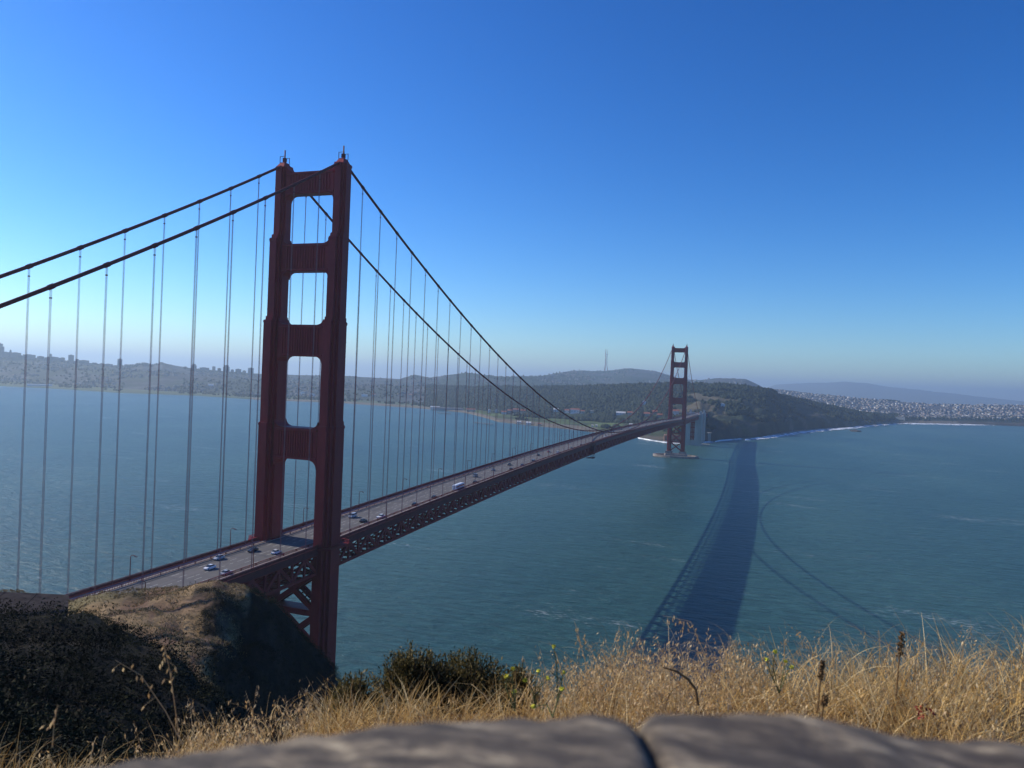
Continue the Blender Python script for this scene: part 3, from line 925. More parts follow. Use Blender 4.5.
# ------------------------------------------------------------------ vehicles
def paint(name, c): return mat(name, tuple(v*.92 for v in c), c, scale=.8, rough=.25, spec=.6)
PAINTS = {'white': paint('white_paint', (.78,.78,.78)), 'silver': paint('silver_paint', (.45,.47,.5)), 'grey': paint('grey_paint', (.2,.21,.23)),
          'black': paint('black_paint', (.02,.02,.022)), 'blue': paint('blue_paint', (.04,.07,.16)), 'red': paint('red_paint', (.3,.03,.03)), 'tan': paint('tan_paint', (.4,.34,.26))}
def loft(m, secs, mi=0):            # secs: (y, halfwidth, z0, z1, top halfwidth)
    V, F = [], []
    for (y, w, z0, z1, tw) in secs: V += [(-w, y, z0), (w, y, z0), (w, y, z0+(z1-z0)*.55), (tw, y, z1), (-tw, y, z1), (-w, y, z0+(z1-z0)*.55)]
    for i in range(len(secs)-1): F += [(6*i+k, 6*i+(k+1) % 6, 6*i+6+(k+1) % 6, 6*i+6+k) for k in range(6)]
    F += [tuple(range(5, -1, -1)), tuple(6*(len(secs)-1)+k for k in range(6))]
    return m.add(V, F, mi)
def make_vehicle(kind, color):
    P = PAINTS[color]
    r = empty('bus' if kind == 'bus' else ('van' if kind == 'van' else ('pickup_truck' if kind == 'pickup' else 'car')))
    if kind == 'car':
        B = [(-2.3,.7,.35,.75,.6),(-2.15,.86,.25,.92,.75),(-1.3,.9,.22,.98,.78),(0,.92,.22,.98,.8),(1.2,.9,.22,.92,.78),(2.0,.86,.25,.8,.7),(2.3,.7,.35,.66,.55)]
        G = [(-1.75,.72,.95,1.0,.7),(-1.1,.78,.95,1.42,.6),(.1,.78,.95,1.46,.62),(1.15,.74,.9,.95,.7)]; RF = (-1.0,.05,.59,1.43,1.48)
        wb, wr, L = (-1.4, 1.4), .33, 2.3
    elif kind == 'van':
        B = [(-2.4,.85,.35,1.1,.8),(-2.3,.95,.3,1.3,.9),(0,.97,.3,1.3,.92),(1.5,.95,.3,1.1,.88),(2.2,.9,.3,.95,.8),(2.45,.75,.4,.8,.65)]
        G = [(-2.35,.9,1.25,1.35,.88),(-2.2,.92,1.25,1.9,.78),(.6,.92,1.25,1.92,.78),(1.6,.85,1.05,1.12,.82)]; RF = (-2.1,.55,.77,1.87,1.95)
        wb, wr, L = (-1.5, 1.5), .36, 2.45
    elif kind == 'pickup':
        B = [(-2.8,.9,.5,1.1,.86),(-2.7,.95,.4,1.15,.9),(-.6,.95,.4,1.15,.9),(1.4,.95,.4,1.15,.9),(2.5,.9,.4,1.05,.82),(2.75,.8,.5,.9,.7)]
        G = [(-.75,.85,1.1,1.16,.84),(-.6,.86,1.1,1.8,.74),(.7,.86,1.1,1.82,.74),(1.5,.82,1.1,1.16,.8)]; RF = (-.55,.65,.73,1.78,1.86)
        wb, wr, L = (-1.8, 1.8), .4, 2.8
    else:
        B = [(-6.0,1.15,.5,2.9,1.1),(-5.9,1.25,.4,3.0,1.15),(5.8,1.25,.4,3.0,1.15),(6.0,1.15,.5,2.8,1.1)]
        G = [(-5.6,1.268,1.6,2.5,1.225),(5.7,1.268,1.6,2.5,1.225)]; RF = (-5.4,5.2,.9,3.0,3.2)
        wb, wr, L = (-3.8, 3.9), .5, 6.0
    loft(MB(), B).build('body', P, r)
    loft(MB(), G).build('windows', M['glass'], r)
    MB().box(-RF[2], RF[2], RF[0], RF[1], RF[3], RF[4]).build('roof', P, r)
    for yy in wb:
        for sx in (-1, 1):
            xw = sx*(B[2][1]-.12)
            t = MB().tube([(xw-.11, yy, wr), (xw+.11, yy, wr)], wr, 12).build('wheel', M['rubber'], r)
            MB().tube([(xw+sx*.1, yy, wr), (xw+sx*.125, yy, wr)], wr*.55, 8).build('rim', M['steel'], t)
    for sx in (-1, 1):
        MB().box(sx*.6-.14, sx*.6+.14, L-.12, L+.01, .58, .74).build('headlight', M['lampglass'], r)
        MB().box(sx*.62-.13, sx*.62+.13, -L-.01, -L+.1, .66, .84).build('tail_light', PAINTS['red'], r)
    return r
protos = {}
def ray_road(px, py):
    d = f3*FPX+r3*(px-512)-up3*(py-384)
    lo = 80.
    for y in np.arange(-120, 1300, .5):
        t = (y-CAM[1])/d[1]; q = CAM+d*t
        if q[2] <= road(y)+.6: return float(np.clip(q[0], -8.2, 8.2)), y
    return 0, 0
LANES = [-7.7, -4.65, -1.55, 1.55, 4.65, 7.7]
cars = [  # px, py, kind, colour, label
 (206,566,'car','white','white sedan nearest the tan hill, leading the left pair of cars'),
 (219,557,'car','silver','silver sedan behind the left white one, in the lane by the far kerb'),
 (223,571,'car','silver','pale silver car alone in the nearest lane before the tall tower'),
 (253,549,'car','black','black car just left of the tall tower in the far lane'),
 (277,551,'car','white','white car about to pass between the legs of the tall tower'),
 (351,515,'van','silver','silver van just past the tall tower in the far lane'),
 (366,520,'car','black','dark car just past the tall tower, beside the white pickup'),
 (381,516,'pickup','white','white pickup truck just past the tall tower'),
 (413,503,'car','black','black car between the white pickup and the bus'),
 (435,496,'car','black','black car directly behind the white bus'),
 (456,487,'bus','white','long white bus on the bridge deck'),
 (475,481,'car','black','dark car in front of the white bus, in the nearer lane'),
 (475,475,'van','grey','grey van beside the bus in the farther lane'),
 (494,469,'car','grey','grey car alone in the far lane between bus and scaffold'),
 (510,463.5,'car','black','black car of the close pair beyond the bus, farther lane'),
 (512,468,'car','black','black car of the close pair beyond the bus, nearer lane'),
 (522,464,'car','blue','dark blue car after the close pair beyond the bus'),
 (533,460,'van','grey','dark grey van two cars short of the scaffold'),
 (540,454,'car','black','black car in the far lane before the pale car by the scaffold'),
 (548,450.5,'car','red','reddish car in the far lane left of the scaffold'),
 (557,451.6,'van','white','white van a little left of the scaffold'),
 (571,447,'car','grey','small grey car close to the scaffold'),
 (583,444,'car','black','small black car right beside the scaffold'),
]
for (px, py, kind, c, lab) in cars:
    x, y = ray_road(px, py+1)
    x = min(LANES, key=lambda q: abs(q-x))
    if (kind, c) not in protos:
        o = protos[(kind, c)] = make_vehicle(kind, c)
    else: o = copy_tree(protos[(kind, c)])
    o.location = (x, y, road(y)+.01)
    sl = math.atan((road(y+2)-road(y-2))/4)
    o.rotation_euler = (sl if x > 0 else -sl, 0, 0 if x > 0 else math.pi)
    tag(o, lab, 'bus' if kind == 'bus' else ('van' if kind == 'van' else ('truck' if kind == 'pickup' else 'car')), 'vehicles on the bridge')
cl = list('white silver grey black blue white silver black tan'.split())
def tiny_car(c):
    m = loft(MB(), [(-2.3,.7,.35,.75,.6),(-2.15,.88,.2,.92,.75),(1.2,.9,.2,.92,.78),(2.3,.75,.3,.7,.55)])
    loft(m, [(-1.7,.74,.9,1.0,.7),(-1.0,.78,.9,1.45,.6),(.1,.78,.9,1.46,.62),(1.1,.74,.88,.95,.7)], 1)
    return m.build('car', [PAINTS[c], M['glass']])
tp = {}
for i in range(34):
    c = cl[i % 9]; y = 560+i*21+rng.uniform(-7, 7); x = LANES[int(rng.integers(6))]
    if c not in tp: o = tp[c] = tiny_car(c)
    else: o = tp[c].copy(); COL.objects.link(o)
    o.location = (x, y, road(y)+.01); o.rotation_euler = (0, 0, 0 if x > 0 else math.pi)
    tag(o, 'tiny car among the distant traffic between the scaffold and the far tower', 'car', 'distant cars on the far half of the bridge')

# ------------------------------------------------------------------ buildings
W = {k: mat('wall_'+k, tuple(v*.9 for v in c), c, scale=.05, rough=.85) for k, c in {
    'white': (.74,.73,.70), 'cream': (.60,.54,.43), 'pink': (.52,.38,.34), 'grey': (.32,.32,.34), 'slate': (.18,.19,.22), 'blue': (.34,.40,.47), 'tan': (.42,.34,.25)}.items()}
M['roof_red'] = mat('roof_tile', (.26,.085,.05), (.36,.13,.08), scale=.2)
M['roof_grey'] = mat('roof_felt', (.12,.115,.11), (.2,.19,.18), scale=.2)
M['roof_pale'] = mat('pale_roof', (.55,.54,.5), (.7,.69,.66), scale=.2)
def win_mat(name, wall):
    m, n, l, b = nodes_of(name)
    b.inputs['Roughness'].default_value = .6
    tc = n.new('ShaderNodeTexCoord'); br = n.new('ShaderNodeTexBrick')
    br.offset = 0; br.inputs['Scale'].default_value = 1; br.inputs['Brick Width'].default_value = 3.6; br.inputs['Row Height'].default_value = 3.4
    br.inputs['Mortar Size'].default_value = .9; br.inputs['Color1'].default_value = (.05,.06,.08,1); br.inputs['Color2'].default_value = (.09,.1,.12,1)
    br.inputs['Mortar'].default_value = (*wall, 1)
    sp = n.new('ShaderNodeSeparateXYZ'); cb = n.new('ShaderNodeCombineXYZ'); ad = n.new('ShaderNodeMath'); ad.operation = 'ADD'
    l.new(tc.outputs['Object'], sp.inputs[0]); l.new(sp.outputs[0], ad.inputs[0]); l.new(sp.outputs[1], ad.inputs[1])
    l.new(ad.outputs[0], cb.inputs[0]); l.new(sp.outputs[2], cb.inputs[1]); l.new(cb.outputs[0], br.inputs['Vector'])
    l.new(br.outputs[0], b.inputs['Base Color'])
    return m
WT = [win_mat('tower_facade_'+str(i), c) for i, c in enumerate([(.26,.25,.24), (.16,.16,.18), (.11,.11,.13), (.22,.19,.17)])]
def face_cam(x, y): return math.atan2(CAM[1]-y, CAM[0]-x)+math.pi/2
def building_at(px, r, w, dp, h, mats, name, roof='flat', z=None, rz=None):
    x, y, zg, t = ground_far(px, r)
    if z is not None: zg = z
    e = empty(name, (x, y, zg), face_cam(x, y) if rz is None else rz)
    hw, hd = w/2, dp/2
    if roof == 'flat':
        MB().box(-hw, hw, -hd, hd, -8, h).build('wall', mats[0], e)
        m = MB().box(-hw*.45, hw*.35, -hd*.5, hd*.5, h, h+max(2.5, h*.06))
        m.box(-hw-.2, hw+.2, -hd-.2, hd+.2, h-.8, h-.2)
        m.build('roof', mats[1], e)
    elif roof == 'step':
        m = MB().box(-hw, hw, -hd, hd, -8, h*.78); m.box(-hw*.72, hw*.72, -hd*.72, hd*.72, h*.78, h)
        m.build('wall', mats[0], e)
        MB().box(-hw*.3, hw*.3, -hd*.3, hd*.3, h, h*1.06).build('roof', mats[1], e)
    else:
        MB().box(-hw, hw, -hd, hd, -8, h).build('wall', mats[0], e)
        rh = min(dp, w)*.28
        MB().add([(-hw-.6,-hd-.6,h),(hw+.6,-hd-.6,h),(hw+.6,hd+.6,h),(-hw-.6,hd+.6,h),(-hw-.6,0,h+rh),(hw+.6,0,h+rh)],
                 [(0,1,5,4),(2,3,4,5),(0,4,3),(1,2,5),(3,2,1,0)]).build('roof', mats[1], e)
        wn_ = max(3, int(w/9))
        m = MB()
        for k in range(wn_):
            xx = -hw+w*(k+.5)/wn_; m.box(xx-.9, xx+.9, -hd-.12, -hd+.02, h*.4, h*.75)
        m.build('windows', M['glass'], e)
    return e
sky_b = [ # px, row of top, width px, label
 (-2,343.5,9,'tallest dark high-rise block at the left edge of the skyline','step'),
 (5,352,7,'broad high-rise right beside the tall block at the left edge','flat'),
 (9.7,350,2.2,'slim pale tower poking above the broad left-edge high-rises','step'),
 (15,352.6,9,'wide slab building closing the left-edge cluster on its right','flat'),
 (28.5,354.6,11,'wide flat slab block in the skyline right of the left-edge cluster','flat'),
 (40,356.3,6,'low square block between the wide slab and the stepped block','flat'),
 (52,356.8,14,'broad block with a small tower on its roof left of skyline dip','step'),
 (50,354,2,'thin tower standing over the broad block of the left skyline','flat'),
 (70.5,355,5,'slender high-rise in the middle of the left skyline','flat'),
 (76.5,359,3,'small block right of the slender mid-skyline high-rise','flat'),
 (83.5,360.3,9,'wide slab right of the small block in the left skyline','flat'),
 (101.5,365.2,3,'low block at the left foot of the isolated square tower hill','flat'),
 (108,364,8,'low wide block just left of the isolated square tower','flat'),
 (119.3,359,4.4,'isolated square tower standing alone above the left skyline','flat'),
 (146,364.5,4,'building on the left of the two wooded skyline humps','flat'),
 (193.5,364.2,5,'square tower at the right end of the wooded skyline humps','step'),
 (204,367.6,9,'low slab right of the square tower past the wooded humps','flat'),
 (213.5,366.5,3,'small thin block in the gap before the stepped tower','flat'),
 (226,365.3,6,'stepped tower halfway from the wooded humps to the bridge tower','step'),
 (238,369,5.5,'low square block just right of the stepped tower','flat'),
 (250.5,368,5.5,'square block nearest the big bridge tower on its left','flat'),
 (20.5,355.5,5,'low block filling the gap right of the left-edge cluster','flat'),
 (62,357.6,4,'small low block just left of the slender mid-skyline high-rise','flat'),
 (95,363.2,3,'narrow low block between the wide slab and the isolated tower','flat'),
 (126,364.5,4,'low block at the right foot of the isolated square tower','flat'),
 (185,366.8,3.4,'small block just left of the square tower past the wooded humps','flat'),
 (219,368.3,3.4,'small low block touching the stepped tower on its left','flat'),
 (232,369.6,3,'small low block touching the stepped tower on its right','flat'),
 (244,370.6,3.4,'small low block between the two square blocks by the bridge tower','flat'),

]
for i, (px, top, wpx, lab, rf) in enumerate(sky_b):
    R_, Z_ = column(px); r = R_[6]-60
    c = math.cos(math.atan((px-512)/FPX))
    x, y, zg, t = ground_far(px, r)
    ztop = CAM[2]-(top-hor(px))/FPX*r*c
    h = max(14, ztop-zg)
    e = building_at(px, r, wpx/FPX*r*c*.98, max(18, wpx/FPX*r*.5), h, [WT[i % 4], M['roof_grey']], 'high_rise', rf)
    tag(e, lab, 'building', 'high-rises on the left skyline')

def blg(px, py, wpx, h, wall, roof, lab, rf='gable', dp=None, name='building', cat='building', group=None):
    # put the foot of the building on the ground along the line of sight
    lo = None
    R_, Z_ = column(px)
    for r in np.arange(R_[1]+20, R_[4]+600, 10):
        x, y, z, t = ground_far(px, r)
        c = math.cos(math.atan((px-512)/FPX))
        row = hor(px)+(CAM[2]-z)/(r*c)*FPX
        if row <= py: lo = r; break
    r = lo or R_[4]
    KEEP.append((px, wpx/2+1.5, r, 60+r*.03))
    w = wpx/FPX*r
    if wall == 'white' and roof == 'roof_grey': roof = 'roof_pale'  # paler roof colour stands in for the sunlit glint of white buildings
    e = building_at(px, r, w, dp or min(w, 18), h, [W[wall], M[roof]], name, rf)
    tag(e, lab, cat, group)
    return e
KEEP = []
B_ = [
 (450,410,28,7,'grey','roof_grey','long pale hangar along the old airfield shore left of midspan','gable'),
 (436,409,9,8,'white','roof_grey','short pale shed at the left end of the long hangar','gable'),
 (472,411.5,9,8,'cream','roof_red','small cream shed at the right end of the long hangar','gable'),
 (490.5,412.5,2.6,12,'white','roof_grey','left one of two tall white blocks by the shore','flat'),
 (497.5,413,2.8,13,'white','roof_grey','right one of two tall white blocks by the shore','flat'),
 (505,414,5,8,'white','roof_red','white house with red roof right of the two tall white blocks','gable'),
 (511,413,5,9,'pink','roof_red','brick row house among the red roofs behind the shore, leftmost','gable'),
 (517,412,6,9,'pink','roof_red','widest brick row house among the red roofs behind the shore','gable'),
 (524,413,5,9,'tan','roof_red','tan house at the right end of the red roofs behind the shore','gable'),
 (520.5,424.6,4,5,'white','roof_grey','small white boathouse on the shore by the wharf','gable'),
 (530,425.4,5,5,'white','roof_grey','wide white boathouse on the shore right of the wharf','gable'),
 (541,427,3.4,5,'cream','roof_red','cream shore cottage right of the white boathouses','gable'),
 (557,412,5,9,'white','roof_grey','single white house at the edge of the dark wood above the cable','gable'),
 (568,413,4.5,10,'white','roof_red','left wing of the white barracks above the green field','gable'),
 (576,413.6,9,14,'white','roof_red','large central white barracks building above the green field','gable'),
 (583.5,413.6,4,9,'cream','roof_red','right cream wing of the barracks above the green field','gable'),
 (593,413,3,7,'cream','roof_grey','small cream house right of the barracks','gable'),
 (622,414.6,9,6,'white','roof_grey','long low white shed between the green field and the toll plaza','gable'),
 (631,414.6,5,6,'pink','roof_red','red-roofed house beside the long low white shed','gable'),
 (645,404.5,3.4,11,'white','roof_grey','bright white building alone in the dark wood above the toll plaza','flat'),
 (648,416,6,7,'cream','roof_red','cream house left of the far tower near the road','gable'),
 (656,414,5,7,'pink','roof_red','terracotta house left of the far tower, behind the cream one','gable'),
 (661,417,5,6,'tan','roof_red','tan house touching the left leg of the far tower','gable'),
 (671,413,3,9,'white','roof_grey','white block seen between the legs of the far tower','flat'),
 (677,414,6,8,'white','roof_red','wide pale building seen between the legs of the far tower','gable'),
 (632.5,426,3,5,'white','roof_grey','small white shed low by the shore road left of the far tower','gable'),
 (640,426,3,5,'white','roof_grey','small white cottage on the shore right of the white shed','gable'),
 (594,427,2,5,'white','roof_grey','tiny white hut on the shore just above the deck, left one','gable'),
 (598,427,2,5,'white','roof_grey','tiny white hut on the shore just above the deck, right one','gable'),
 (723.5,406,4,6,'white','roof_grey','small white building alone on the bluff right of the far tower','flat'),
 (365,396.5,6,12,'white','roof_grey','pale domed hall behind the shore right of the tall tower','flat'),
 (374,396,4,9,'cream','roof_red','cream hall beside the pale domed hall right of the tall tower','gable'),
 (412,396.5,5,9,'cream','roof_red','cream building behind the shore between the tall tower and hangar','gable'),
 (303,394.5,4,14,'white','roof_grey','left white building seen through the tall tower opening','flat'),
 (313,396,4,13,'white','roof_grey','right white building seen through the tall tower opening','flat'),
 (211,386.5,5,10,'white','roof_grey','bright white building on the green slope left of the tall tower','gable'),
 (40,386.3,18,8,'white','roof_grey','long pale pier shed on the far left shore','gable'),
 (901,419.5,8,13,'cream','roof_grey','pale apartment block behind the curve of the ocean beach','flat'),
]
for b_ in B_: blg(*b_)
# white landmark blocks on the right-hand hillside
for px, top, wpx, lab in ((996,403.9,5,'bright white block on the crest of the far right hillside'), (981,403.2,3,'tall grey-white block left of the brightest one on the right crest')):
    r = 6850; c = math.cos(math.atan((px-512)/FPX)); x, y, zg, t = ground_far(px, r)
    ztop = CAM[2]-(top-hor(px))/FPX*r*c
    tag(building_at(px, r, wpx/FPX*r*c, 25, max(16, ztop-zg), [W['white'], M['roof_grey']], 'apartment_block', 'flat'), lab, 'building')
# brick fort below the arch
fx, fy = -48, 1690
e = empty('brick_fort', (fx, fy, 4), 0.15)
m = MB()
for (x0, x1, y0, y1) in ((-30, 24, -22, -16), (-30, 24, 16, 22), (-30, -24, -16, 16), (18, 24, -16, 16)): m.box(x0, x1, y0, y1, -6, 14)
for k in range(7): m.box(-27+k*7.2, -24+k*7.2, -22.3, -21.9, 2, 5, 1)
m.build('wall', [M['brick'], M['glass']], e)
MB().box(-18, -15, 19.5, 21.5, 14, 22).build('light_tower', W['white'], e)
tag(e, 'squat brick fort on the point below the south end of the bridge', 'fort')
tag(MB().box(-78, -28, 1655, 1668, -6, 3.2).box(-28, 40, 1650, 1660, -6, 3.0).build('sea_wall', M['concrete']), 'low pale sea wall round the point at the foot of the pylon', 'wall')
tag(MB().box(26, 33, 1770, 1780, -2, 24).box(24, 35, 1768, 1782, 24, 25).build('shore_tower', M['concrete']), 'small grey concrete tower at the foot of the bluff by the pylon', 'tower')
# wharf and jetty on the bay side
for (pa, pb, lab) in (((476,423.5),(495,425.2),'low dark wharf on piles running off the shore below the boathouses'), ((439,413.5),(452,414.6),'short dark jetty in the water below the long hangar')):
    A_, Bq = at(*pa, CAM[2]/((pa[1]-hor(pa[0]))/FPX)), at(*pb, CAM[2]/((pb[1]-hor(pb[0]))/FPX))
    m = MB().beam((A_[0], A_[1], 3.6), (Bq[0], Bq[1], 3.6), 9, 1.0)
    for k in range(12):
        q = A_+(Bq-A_)*(k+.5)/12; m.tube([(q[0], q[1], -4), (q[0], q[1], 3.2)], .6, 6)
    tag(m.build('wharf', M['pier']), lab, 'wharf')
# radio mast on the ridge
px = 605; r = 8900; x, y, zg, t = ground_far(px, r); c = math.cos(math.atan((px-512)/FPX))
ztop = CAM[2]-(349-hor(px))/FPX*r*c
e = empty('radio_mast', (x, y, zg), .4)
H = ztop-zg
for k in range(3):
    a = k*2*math.pi/3
    prof = [(0, 24), (H*.30, 12), (H*.62, 11), (H*.76, 15), (H, 15)]
    MB().tube([(math.cos(a)*q, math.sin(a)*q, z_) for z_, q in prof], [4.2, 3.6, 3.2, 2.6, 1.2], 6).build('leg', PAINTS['red'], e)
for f_, q in ((.30, 13), (.46, 12), (.62, 12), (.76, 15)):
    m = MB()
    for k in range(3):
        a, b_ = k*2*math.pi/3, (k+1)*2*math.pi/3
        m.beam((math.cos(a)*q, math.sin(a)*q, H*f_), (math.cos(b_)*q, math.sin(b_)*q, H*f_), 5, 7)
    m.build('crossbeam', W['white'], e)
tag(e, 'tall three-legged radio mast on the hazy ridge left of the far tower', 'mast')

# forest on the far shore : low-poly crowns
cent = []
for _ in range(40000):
    px = random.uniform(425, 900) if random.random() < .8 else random.uniform(-20, 1060)
    R_, Z_ = column(px)
    if 425 < px < 670: t = random.choice([random.uniform(2.95, 4.3)]*5+[random.uniform(4.3, 6.1), random.uniform(2.3, 3)])
    elif 670 <= px < 880: t = random.uniform(2.2, 4.35)
    elif px >= 880: t = random.choice([random.uniform(3.0, 4.2), random.uniform(2.4, 4.2), 5.95+random.uniform(-.05, .05)])
    else: t = random.uniform(2.2, 5.97) if not 125 < px < 180 else random.uniform(5.0, 6.08)
    r = float(np.interp(t, range(9), R_))
    x, y, z, _t = ground_far(px, r)
    nn = mnoise.fractal((x/260, y/260, 4.4), 1, 2, 3)
    if px < 425 and nn < -.3: continue
    if 425 <= px < 670 and t < 2.95 and nn < .22: continue
    if 670 <= px < 880 and t < 3.7 and mnoise.fractal((x/150, y/150, 7.7), 1, 2, 3) < .02: continue
    if px >= 880 and t < 3.0 and nn < .1: continue
    if t > 4.5 and nn < .0: continue
    if any(abs(px-bp) < bw and br-bf < r < br+25 for bp, bw, br, bf in KEEP): continue
    cent.append((x, y, z, random.uniform(4, 8.5)*(1.0 if r < 4200 else .9)))
cent = np.array(cent)
K = len(cent)
jit = 1+.28*rng.standard_normal((K, len(IV), 1))
VV = IV[None]*jit*cent[:, 3][:, None, None]*np.array([1, 1, 1.15])+(cent[:, :3]+np.c_[np.zeros(K), np.zeros(K), cent[:, 3]*.55])[:, None]
FF = IF[None]+(np.arange(K)*len(IV))[:, None, None]
M['forest'] = island_mat('forest_crowns', [(.009,.018,.012), (.019,.03,.017), (.013,.024,.015), (.032,.04,.02)])
tag(fastmesh('forest', VV.reshape(-1, 3), FF.reshape(-1, 3), M['forest']), kind='stuff')


# houses on the hillsides
for c_, k_ in (('white', .36), ('cream', .25), ('pink', .18), ('grey', .14), ('slate', .07), ('blue', .13), ('tan', .16)):
    W['house_'+c_] = mat('house_wall_'+c_, tuple(v*k_ for v in {'white': (1,1,.98), 'cream': (1,.93,.8), 'pink': (1,.82,.76), 'grey': (1,1,1.04), 'slate': (1,1.05,1.15), 'blue': (.85,1,1.15), 'tan': (1,.85,.66)}[c_]), scale=.05, rough=.85)
wk = ['cream', 'pink', 'grey', 'blue', 'tan', 'white', 'slate', 'grey', 'slate', 'tan', 'grey']
def house_proto(c):
    m = MB().box(-5, 5, -8, 8, -5, 9)
    m.add([(-5.3,-8.3,9),(5.3,-8.3,9),(5.3,8.3,9),(-5.3,8.3,9),(0,-8.3,11.5),(0,8.3,11.5)], [(0,1,4),(1,2,5,4),(2,3,5),(3,0,4,5),(3,2,1,0)], 1)
    return m
hp = {c: house_proto(c) for c in set(wk)}
cand = []
for _ in range(5200):
    px = random.uniform(765, 1040)
    R_, Z_ = column(px)
    t = random.uniform(4.25, 5.98) if px > 820 else random.uniform(4.6, 5.95)
    if px > 900 and random.random() < .2: t = random.uniform(3.3, 4.3)
    r = float(np.interp(t, range(9), R_))
    r = round(r/46)*46+random.uniform(-6, 6)
    x, y, z, _t = ground_far(px, r)
    if mnoise.fractal((x/300, y/300, 9.1), 1, 2, 3) > .33: continue
    cand.append((r, x, y, z, random.choice(wk), px))
for _ in range(6500):
    px = random.uniform(-30, 450) if random.random() < .85 else random.uniform(540, 760)
    R_, Z_ = column(px)
    t = random.uniform(2.9, 5.95) if px < 450 else random.uniform(5.2, 5.97)
    r = float(np.interp(t, range(9), R_))
    x, y, z, _t = ground_far(px, r)
    if mnoise.fractal((x/420, y/420, 2.1), 1, 2, 3) > -.02: continue
    c_dark = random.choice(['slate', 'grey', 'grey', 'tan', 'pink', 'blue'])
    cand.append((r+2500, x, y, z, c_dark, px))
cand.sort()
first = {}
for (r, x, y, z, c, px) in cand[:290]:
    if c not in first: o = first[c] = hp[c].build('house', [W['house_'+c], M['roof_grey']])
    else: o = first[c].copy(); COL.objects.link(o)
    s = random.uniform(.6, 1.15)
    o.location = (x, y, z); o.rotation_euler = (0, 0, .5+random.choice((0, math.pi/2))); o.scale = (s, s*random.uniform(.8, 1.2), s*random.uniform(.7, 1.15))
    tag(o, 'small pale house packed among the others on the hillside above the ocean beach', 'house', 'houses on the hillside above the ocean beach')
rest = cand[290:]
allw = sorted(set(wk))
BV = np.array([(-5,-8,-5),(5,-8,-5),(5,8,-5),(-5,8,-5),(-5,-8,9),(5,-8,9),(5,8,9),(-5,8,9)], float)
BF = np.array([(4,5,6,7),(0,1,5,4),(1,2,6,5),(2,3,7,6),(3,0,4,7)])
VV, FF, MI = [], [], []
for k, (r, x, y, z, c, px) in enumerate(rest):
    s = random.uniform(.6, 1.25); a = .5+random.choice((0, math.pi/2))
    R2 = np.array([[math.cos(a), -math.sin(a), 0], [math.sin(a), math.cos(a), 0], [0, 0, 1]])
    VV.append((BV*np.array([s, s, s*random.uniform(.7, 1.2)]))@R2.T+np.array([x, y, z])); FF.append(BF+8*k)
    MI += [len(allw)]+[allw.index(c)]*4
tag(fastmesh('far_houses', np.concatenate(VV), np.concatenate(FF), [W['house_'+c] for c in allw]+[M['roof_grey']], matidx=MI), kind='stuff')
# rocks off the beach
m = MB()
def rock_mesh(m, c, r, seed, flat=.7, mi=0, sub=None):
    V = []
    for v in IV:
        d = 1+.35*mnoise.noise((v[0]*1.7+seed, v[1]*1.7, v[2]*1.7))
        V.append((c[0]+v[0]*r*d, c[1]+v[1]*r*d, c[2]+v[2]*r*d*flat))
    m.add(V, IF, mi)
M['rock'] = mat('dark_rock', (.05,.045,.04), (.11,.095,.08), scale=.1, rough=.95)
for px, py, s, lab in ((857,431.5,24,'dark flat rock in the water off the ocean beach'), (791,434,9,'small dark rock in the white surf under the bluff'), (755,439,10,'dark rock at the left end of the long surf line')):
    d = CAM[2]/((py-hor(px))/FPX); q = at(px, py, d)
    m = MB(); rock_mesh(m, (0, 0, 0), s, px, .35); o = m.build('rock', M['rock']); o.location = (q[0], q[1], 0); tag(o, lab, 'rock')
#FOREGROUND
# ------------------------------------------------------------------ near headland cover
def gz(a, d): return near_ground(a, d)
# old concrete battery roof on the ridge
m = MB()
ztop = 101.4
P = []
for a_, d_ in ((-112, 117), (-72.6, 119), (-73.4, 124), (-77.8, 131.5), (-112, 132)):
    q = CAM[:2]+FWD[:2]*d_+RGT[:2]*a_; P.append((q[0], q[1]))
e = empty('concrete_battery', (P[1][0], P[1][1], 95))
cx_, cy_ = P[1]
loc = [(p[0]-cx_, p[1]-cy_) for p in P]
ins = [((x*.985-.3), (y*.985+.1)) for x, y in loc]
MB().prism(ins, -4, ztop-95-.9).build('wall', M['rock'], e)
m = MB().prism(loc, ztop-95-.9, ztop-95)
for k in range(5):
    t0 = .15+k*.17
    pa = (loc[0][0]+(loc[1][0]-loc[0][0])*t0, loc[0][1]+(loc[1][1]-loc[0][1])*t0); pb = (loc[4][0]+(loc[3][0]-loc[4][0])*t0, loc[4][1]+(loc[3][1]-loc[4][1])*t0)
    m.beam((pa[0], pa[1], ztop-95+.02), (pb[0], pb[1], ztop-95+.02), .35, .1)
m.build('roof', mat('battery_roof', (.02,.016,.018), (.055,.046,.046), scale=.35, rough=1, spec=.03, bump=.6), e)
tag(e, 'flat dark concrete roof of an old gun battery at the left edge on the ridge', 'bunker')

